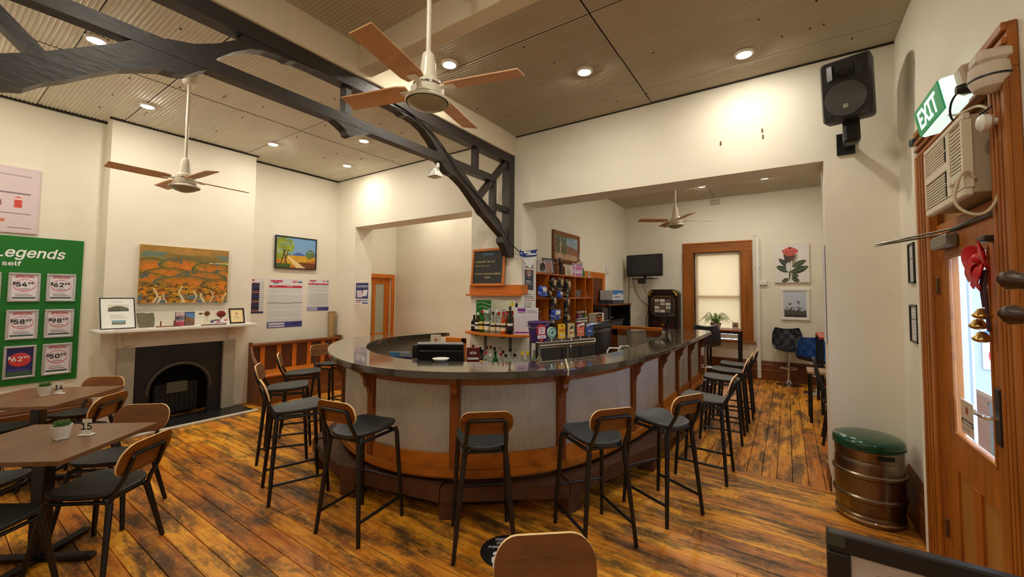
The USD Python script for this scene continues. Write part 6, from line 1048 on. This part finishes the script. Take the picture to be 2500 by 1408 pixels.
for zz in list(np.arange(2.075, 2.19, .0135))+list(np.arange(2.24, 2.35, .0135)): obj('louvre', TR(box(x0+.004, x0+.022, 2.70, y1-.02, -.0035, .0035), trans(0, 0, zz)), acm, ac, world=True)
for zz in np.arange(2.16, 2.35, .016): obj('louvre', TR(box(x0+.004, x0+.022, y0+.02, 2.62, -.004, .004), trans(0, 0, zz)), acm, ac, world=True)
obj('side_slot', cat([box(x0+.0, x0+.024, 2.672, 2.69, a, b) for a, b in ((2.075, 2.125), (2.14, 2.19), (2.24, 2.285), (2.30, 2.35))]), dark_void, ac, world=True)
obj('control_panel', box(x0-.003, x0+.005, y0+.045, 2.60, z0+.045, z0+.105, .002), mat('ac_panel', s(196, 196, 176), .4), ac, world=True)
[obj('knob', TR(lathe([(.012, 0), (.012, .012), (.009, .014)], 14), trans(x0-.003, y, z0+.075) @ frame_M((0, 0, 0), (0, 0, 1), (0, 1, 0))), acm, ac, world=True) for y in (2.52, 2.57)]
tag(obj('ac_cord', tube(smooth_path([(.66, 2.452, 2.10), (.63, 2.44, 2.13), (.60, 2.44, 2.06), (.61, 2.43, 1.97), (.66, 2.41, 1.94), (.71, 2.40, 2.02), (.715, 2.39, 2.14), (.715, 2.40, 2.3), (.70, 2.47, 2.40), (.68, 2.62, 2.44), (.66, 2.74, 2.48)], 60), .006, 7), mat('cord_cream', s(206, 190, 160), .5)), 'cream power cord looping from the air conditioner up to the exit sign', 'cord')
# exit sign, sensor, spot
ex = thing('exit_sign', 'green and white illuminated EXIT box sign above the street door', 'exit sign', (.667, 2.845, 2.555), tilt=np.array([[.985, 0, -.17, 0], [0, 1, 0, 0], [.17, 0, .985, 0], [0, 0, 0, 1.]]))
white_lit = mat('exit_diffuser', s(214, 236, 226), .4, emit=1.1); ge = mat('exit_green', s(18, 128, 78), .4, emit=.55); we = mat('exit_white', s(240, 250, 244), .4, emit=1.6)
obj('diffuser', box(-.05, .06, -.215, .215, -.075, .075, .01), white_lit, ex); obj('face', box(-.056, -.049, -.21, .21, -.07, .07, .003), ge, ex)
text('lettering', 'EXIT', .088, (ex.M @ [-.0565, .15, -.044, 1])[:3], -ex.M[:3, 1], ex.M[:3, 2], we, ex, True, False, .30)
obj('housing', box(.0, .075, -.29, -.205, -.04, .08, .01), mat('exit_housing', s(196, 178, 156), .5), ex); obj('bracket', box(.05, .086, -.05, .05, -.05, .05), white_plastic, ex)
sn = thing('alarm_sensor', 'dusty white round alarm unit with dome hanging beside the exit sign', 'alarm', (.685, 2.34, 2.46)); dust = mat('dusty_white', s(206, 192, 178), .5)
obj('body', lathe([(.05, .06), (.062, .05), (.064, .0), (.05, -.035), (.02, -.05), (.004, -.053)], 28), dust, sn, smooth=40); obj('seam', lathe([(.0645, -.002), (.0655, 0), (.0655, .004), (.0645, .006)], 28), black_plastic, sn, smooth=30); obj('lid', box(-.05, .055, -.055, .05, .055, .11, .015), dust, sn); obj('mount', box(.02, .09, -.03, .03, .02, .06, .005), white_plastic, sn)
sl_ = thing('spot_fitting', 'small black spotlight head tangled in wires under the exit sign', 'spotlight', (.65, 2.45, 2.485)); obj('head', TR(lathe([(.016, -.035), (.022, -.015), (.022, .025), (.018, .035)], 16), np.array([[0, 0, 1, 0], [0, 1, 0, 0], [-1, 0, 0, 0], [0, 0, 0, 1.]])), black_plastic, sl_, smooth=40); obj('wire', tube(smooth_path([(0, .02, 0), (-.03, .09, -.03), (-.02, .10, -.10), (.02, .04, -.12), (.06, -.06, -.10)], 24), .004, 6), black_metal, sl_, smooth=50); obj('arm', bar((.03, 0, 0), (.09, 0, 0), .014), black_metal, sl_)
kb = thing('door_knob_stop', 'small pale round knob on the casing right of the air conditioner', 'knob', (.71, 2.36, 2.30)); obj('knob', TR(lathe([(.012, 0), (.014, .02), (.03, .03), (.034, .05), (.022, .062), (.004, .066)], 20), np.array([[0, 0, -1, 0], [0, 1, 0, 0], [1, 0, 0, 0], [0, 0, 0, 1.]])), white_plastic, kb, smooth=40); obj('rose', TR(lathe([(.024, -.012), (.024, 0)], 20), np.array([[0, 0, -1, 0], [0, 1, 0, 0], [1, 0, 0, 0], [0, 0, 0, 1.]])), white_plastic, kb)
# door closer and arm
dc = thing('door_closer', 'grey door closer with long thin arm at the top of the street door', 'door closer', (.74, 3.1, 1.90)); obj('body', box(.68, .74, 2.98, 3.22, 1.865, 1.935, .01), mat('closer_grey', s(130, 122, 108), .4, metal=.3), dc, world=True)
obj('arm', cat([tube([(.72, 3.15, 1.95), (.52, 3.72, 1.955)], .006, 6), tube([(.74, 3.02, 1.965), (.52, 3.72, 1.965)], .006, 6)]), steel, dc, world=True); obj('rod', tube([(.73, 3.05, 1.96), (.73, 2.47, 1.96)], .012, 8), black_metal, dc, world=True)
# string of bells with red ribbon on the door
rb = thing('door_bells', 'red ribbon and string of brass bells hanging on the street door', 'bells', (.70, 2.55, 1.72)); ribm = mat('ribbon_red', s(196, 20, 36), .35)
def strip(P, w, th=.0025):
    P = smooth_path(P, 22); t = np.gradient(P, axis=0); t /= np.linalg.norm(t, axis=1, keepdims=True); sd = np.cross(t, [1., 0, .25]); sd /= np.linalg.norm(sd, axis=1, keepdims=True); nn_ = np.cross(t, sd)
    ww = w*(.55+.45*np.sin(np.linspace(.25, PI-.1, 22)))[:, None]
    return rings([np.array([P[i]+sd[i]*ww[i]+nn_[i]*th, P[i]-sd[i]*ww[i]+nn_[i]*th, P[i]-sd[i]*ww[i]-nn_[i]*th, P[i]+sd[i]*ww[i]-nn_[i]*th]) for i in range(22)])
bow = [strip([(0, 0, .06), (-.02, .05, .085), (-.03, .10, .05), (-.02, .09, .01), (0, .02, .03)], .028), strip([(0, 0, .06), (-.02, -.04, .10), (-.03, -.075, .06), (-.01, -.05, .02), (0, 0, .04)], .026), strip([(0, .01, .04), (-.02, .06, .02), (-.02, .11, -.02), (-.01, .15, -.035)], .024), strip([(0, 0, .04), (-.02, -.02, .0), (-.02, .02, -.05), (-.01, .01, -.08)], .022), strip([(0, .02, .05), (-.03, .05, .02), (-.02, .07, -.03), (-.01, .10, -.07)], .02), TR(trimesh.creation.icosphere(2, .024), trans(-.012, .005, .05))]
obj('ribbon', cat(bow), ribm, rb, smooth=60); obj('hook', box(-.01, .04, -.04, .04, .12, .145, .005), mat('hook_iron', s(80, 74, 66), .4, metal=.6), rb)
for k_, yy in enumerate((.012, -.028)): obj('strap', tube([(0, yy, .0), (-.004, yy+.01, -.07), (0, yy, -.16 if k_ == 0 else -.26)], .006, 6), mat('strap_plum', s(60, 26, 40), .6), rb, smooth=50)
for k_, (dy, dz) in enumerate(((.0, -.185), (.045, -.232), (.012, -.285))): obj('bell', TR(lathe([(.006, .022), (.014, .018), (.022, .004), (.03, -.004), (.032, -.010), (.026, -.018), (.012, -.024), (.003, -.026)], 20), trans(-.01, dy, dz)), mat('brass', s(196, 160, 96), .22, metal=1.), rb, smooth=40)
# coat hooks at the right edge of the picture
ck = thing('coat_stand', 'dark brown bentwood coat stand with curled hooks at the right picture edge', 'coat stand', (.46, 1.08, 0)); dkw = mat('bentwood_dark', s(58, 34, 20), .35)
obj('pole', tube([(0, 0, .0), (0, 0, 1.72)], .022, 12), dkw, ck, smooth=40); obj('foot_base', lathe([(.10, 0), (.105, .015), (.06, .05), (.03, .08)], 24), dkw, ck, smooth=40)
for dz, f in ((1.622, 1), (1.555, 2)):
    for b in (2.26, 3.9, 4.9): c_, s_ = math.cos(b), math.sin(b); obj('hook', tube(smooth_path([(0, 0, dz-.05), (.05*c_, .05*s_, dz-.03), (.10*c_, .10*s_, dz-.005+.01*f), (.14*c_, .14*s_, dz+.012), (.165*c_, .165*s_, dz+.02)], 14), [.018]*4+[.017]*4+[.016]*4+[.02, .012], 8), dkw, ck, smooth=50)
# two small frames and a sticker by the door casing
def wallframe(label, y0, y1, z0, z1, col):
    t = thing('wall_frame', label, 'framed notice', (XR, (y0+y1)/2, (z0+z1)/2))
    for a in ((y0, y1, z0, z0+.012), (y0, y1, z1-.012, z1), (y0, y0+.014, z0, z1), (y1-.014, y1, z0, z1)): obj('frame_rail', box(XR-.016, XR-.001, *a, .002), black_plastic, t, world=True)
    picture('print', t, (XR-.006, y1-.012, z0+.01), (0, -1, 0), UZ, y1-y0-.024, z1-z0-.02, layers(col, (lines_(.1, .95, .1, .9, 8, .2), (180, 180, 184)), (R_(0, 1, .62, .64), (90, 90, 96))), 20, 40)
wallframe('narrow black framed licence, the upper of two beside the door casing', 3.86, 4.02, 1.70, 1.985, (206, 208, 206)); wallframe('narrow black framed licence, the lower of two beside the door casing', 3.83, 4.03, 1.285, 1.55, (214, 216, 212))
wt = thing('wall_sticker', 'faded red and grey wall sticker low beside the door casing', 'sticker', (XR, 3.8, 1.18)); obj('red_mark', yz(Polygon([(3.80, 1.24), (3.86, 1.235), (3.83, 1.215), (3.87, 1.20), (3.80, 1.20)]), XR-.002, XR-.0005), mat('sticker_red', s(206, 90, 70), .6), wt, world=True)
for k_ in range(5): obj('lettering', box(XR-.002, XR-.0005, 3.80+.004*k_, 3.835+.004*k_, 1.17-.035*k_, 1.185-.035*k_), mat('sticker_grey', s(176, 166, 150), .7), wt, world=True)
pv = thing('wall_conduit', 'cream painted conduit beside the door casing up to the exit sign', 'pipe', (XR-.02, 3.66, 1.4)); obj('pipe', tube([(XR-.022, 3.66, 0), (XR-.022, 3.66, 2.62)], .02, 12), plaster, pv, smooth=40, world=True); obj('cap', TR(lathe([(.026, 0), (.028, .03), (.02, .05)], 14), trans(XR-.026, 3.66, 2.60)), black_plastic, pv, smooth=30, world=True)
# loudspeaker
Msp = rad(-38)
ls = thing('loudspeaker', 'black two-way loudspeaker on a wall bracket high in the right corner', 'speaker', (.42, 3.93, 3.17), rad(-14), tilt=np.array([[1, 0, 0, 0], [0, .985, -.17, 0], [0, .17, .985, 0], [0, 0, 0, 1.]]))
spb = mat('speaker_black', s(30, 30, 31), .5, bump=.1, bscale=300)
obj('cabinet', rings([np.c_[rrect(.27, .42, .03), np.full(24, -.14)][:, [0, 2, 1]], np.c_[rrect(.30, .45, .03), np.full(24, -.10)][:, [0, 2, 1]], np.c_[rrect(.30, .45, .03), np.full(24, .03)][:, [0, 2, 1]], np.c_[rrect(.16, .36, .02), np.full(24, .17)][:, [0, 2, 1]]]), spb, ls, smooth=30)
Rx = np.array([[1, 0, 0, 0], [0, 0, -1, 0], [0, 1, 0, 0], [0, 0, 0, 1.]])
w_ = obj('woofer', TR(lathe([(.115, .0), (.118, .008), (.108, .012), (.1, .004), (.04, -.03+.034), (.002, .010)], 36), trans(0, -.142, -.075) @ Rx), mat('woofer_grille', s(40, 38, 36), .35), ls, smooth=40); obj('woofer_ring', TR(lathe([(.117, .002), (.124, .004), (.124, .011), (.117, .013)], 36), trans(0, -.142, -.075) @ Rx), mat('woofer_ring', s(70, 70, 70), .35), w_, smooth=40)
obj('horn', cat([TR(lathe([(.055, .0), (.058, .008), (.045, .006), (.02, -.002), (.003, -.004)], 28), trans(0, -.143, .13) @ Rx)]), mat('horn_black', s(18, 18, 18), .25), ls, smooth=40); [obj('horn_flare', TR(box(-.035, .035, -.004, .004, -.055, .055, .003), trans(sx*.095, -.140, .13) @ rotz(sx*.5)), mat('horn_black', 0), ls) for sx in (-1, 1)]; [obj('port', cbox(sx*.105, -.141, -.195, .05, .006, .03, .002), mat('horn_black', 0), ls) for sx in (-1, 1)]
obj('badge', cbox(0, -.157, -.13, .03, .004, .03, .001), mat('speaker_badge', s(150, 170, 150), .4), ls)
sb = thing('speaker_bracket', 'black steel wall bracket below the loudspeaker', 'bracket', (.44, 4.1, 2.86)); obj('mast', bar((.43, 3.92, 2.76), (.43, 3.95, 2.96), .10, .09), black_metal, sb, world=True); obj('arm', bar((.43, 3.96, 2.82), (.43, 4.285, 2.86), .04, .06), black_metal, sb, world=True); obj('plate', box(.37, .49, 4.272, 4.288, 2.78, 2.96, .003), black_metal, sb, world=True)
# keg stool
kg = thing('keg_stool', 'steel beer keg with green vinyl seat cushion standing in the right corner', 'stool', (.475, 3.98, 0))
obj('shell', lathe([(.18, 0), (.198, .006), (.198, .055), (.19, .062), (.19, .075), (.195, .082), (.198, .12), (.199, .155), (.209, .165), (.211, .175), (.209, .185), (.199, .195), (.2, .27), (.2, .315), (.21, .325), (.212, .335), (.21, .345), (.2, .355), (.197, .41), (.19, .43), (.188, .437), (.195, .443), (.196, .51), (.19, .52), (.17, .52)], 48), mat('keg_steel', s(140, 126, 106), .3, metal=1., var=.35, scale=9, stretch=(1, 1, 3)), kg, smooth=28)
obj('hand_hole', TR(box(-.05, .05, -.004, .004, -.014, .014, .006), rotz(rad(22)) @ trans(0, -.1965, .482)), dark_void, kg); obj('base_rim', lathe([(.196, .02), (.2015, .026), (.2015, .034), (.196, .04)], 48), chrome, kg, smooth=28)
obj('cushion', lathe([(.16, .515), (.198, .52), (.207, .54), (.206, .56), (.196, .578), (.165, .59), (.09, .597), (.003, .598)], 48), mat('vinyl_green', s(10, 68, 46), .18, coat=.3), kg, smooth=60); obj('piping', lathe([(.2, .517), (.209, .52), (.209, .527), (.2, .53)], 48), mat('piping_green', s(20, 70, 50), .3), kg, smooth=50)
# floor sticker and sandwich board in the foreground
fs = thing('floor_sticker', 'round black floor sticker reading KEEP YOUR DISTANCE under the middle stool', 'floor sticker', (-1.48, 2.14, .0015)); fM = rad(-33.9+180+180); ux, uy = np.array([math.cos(rad(33.9)), math.sin(rad(33.9)), 0]), np.array([-math.sin(rad(33.9)), math.cos(rad(33.9)), 0])
obj('disc', lathe([(.165, 0), (.164, .0012)], 48), mat('sticker_black', s(26, 26, 27), .4), fs)
c0_ = np.array([-1.48, 2.14, .0028])
for t_, dy, h, wd in (('KEEP YOUR', .105, .024, .15), ('DISTANCE', .066, .024, .13), ('PLEASE STAND HERE', .030, .017, .23)): text('lettering', t_, h, c0_+uy*dy, ux, uy, white_ink, fs, True, True, wd)
for sx in (-1, 1):
    P = unary_union([Point(sx*.065, -.03).buffer(.018), Polygon(rrect(.05, .06, .012, 3, sx*.065, -.085)), Polygon(rrect(.03, .06, .004, 2, sx*.065, -.13))]); P = P if P.geom_type == 'Polygon' else max(P.geoms, key=lambda g: g.area)
    obj('figure', prism(P, .0012, frame_M(c0_-[0, 0, .001], ux, uy)), white_ink, fs, world=True); obj('figure_head', prism(Point(sx*.065, -.028).buffer(.02), .0012, frame_M(c0_-[0, 0, .001], ux, uy)), white_ink, fs, world=True)
ab = thing('poster_stand', 'black framed poster stand in the bottom right foreground', 'sign stand', (.42, 1.57, 0)); M_ = trans(.42, 1.56, 0)
ax0, ax1, az0, az1, aw = .085, .70, .05, .905, .055
for a in ((ax0, ax1, az1-aw, az1), (ax0, ax1, az0, az0+aw), (ax0, ax0+aw, az0+aw, az1-aw), (ax1-aw, ax1, az0+aw, az1-aw)): obj('frame_rail', box(a[0], a[1], 1.55, 1.585, a[2], a[3], .005), black_plastic, ab, world=True)
obj('backing', box(ax0+.02, ax1-.02, 1.563, 1.58, az0+.02, az1-.02), black_plastic, ab, world=True); [obj('corner_clip', cbox(xq, 1.549, az1-.018, .045, .006, .04, .003), mat('clip_grey', s(60, 66, 62), .3), ab, world=True) for xq in (ax0+.02, ax1-.02)]
picture('poster', ab, (ax0+aw, 1.5625, az0+aw), UX, UZ, ax1-ax0-2*aw, az1-az0-2*aw, layers((206, 200, 204), (E_(.42, .90, .36, .075), (104, 14, 34)), (E_(.50, .945, .02, .012), (226, 220, 214)), (lines_(.1, .9, .3, .75, 8, .4), (150, 140, 146))), 60, 80, True)
for sx in (ax0+.06, ax1-.06): obj('foot', cat([box(sx-.02, sx+.02, 1.46, 1.68, 0, .02, .004), box(sx-.015, sx+.015, 1.555, 1.58, .02, .06)]), black_metal, ab, world=True)
# outside the door
vp = thing('verandah_post', 'pale grey verandah post seen through the door glass', 'post', (1.235, 5.0, -.25)); obj('shaft', box(-.05, .05, -.06, .06, 0, 3.6, .012), mat('post_grey', s(196, 198, 200), .5), vp); obj('groove', cat([box(a, a+.012, -.063, -.06, .1, 3.5) for a in (-.035, .02)]), mat('post_dark', s(150, 152, 156), .6), vp)
ns = thing('no_smoking_sign', 'white and blue no smoking sign on the wall outside the door glass', 'sign', (1.91, 6.49, 1.05)); ny = 6.478
obj('panel', box(1.745, 2.075, ny, 6.499, .835, 1.26, .004), white_plastic, ns, world=True); obj('blue_band', box(1.755, 2.065, ny-.001, ny, 1.13, 1.25), mat('sign_blue', s(70, 130, 220), .5), ns, world=True)
text('lettering', 'NO', .07, (1.81, ny-.0012, 1.155), UX, UZ, white_ink, ns, True, False, .16)
obj('red_circle', prism(Point(0, 0).buffer(.125).difference(Point(0, 0).buffer(.105)).union(LineString([(-.08, .08), (.08, -.08)]).buffer(.010)), .001, frame_M((1.91, ny-.0005, .985), UX, UZ)), red_ink, ns, world=True); obj('cigarette', box(1.85, 1.98, ny-.0015, ny, .975, .992), ink, ns, world=True)
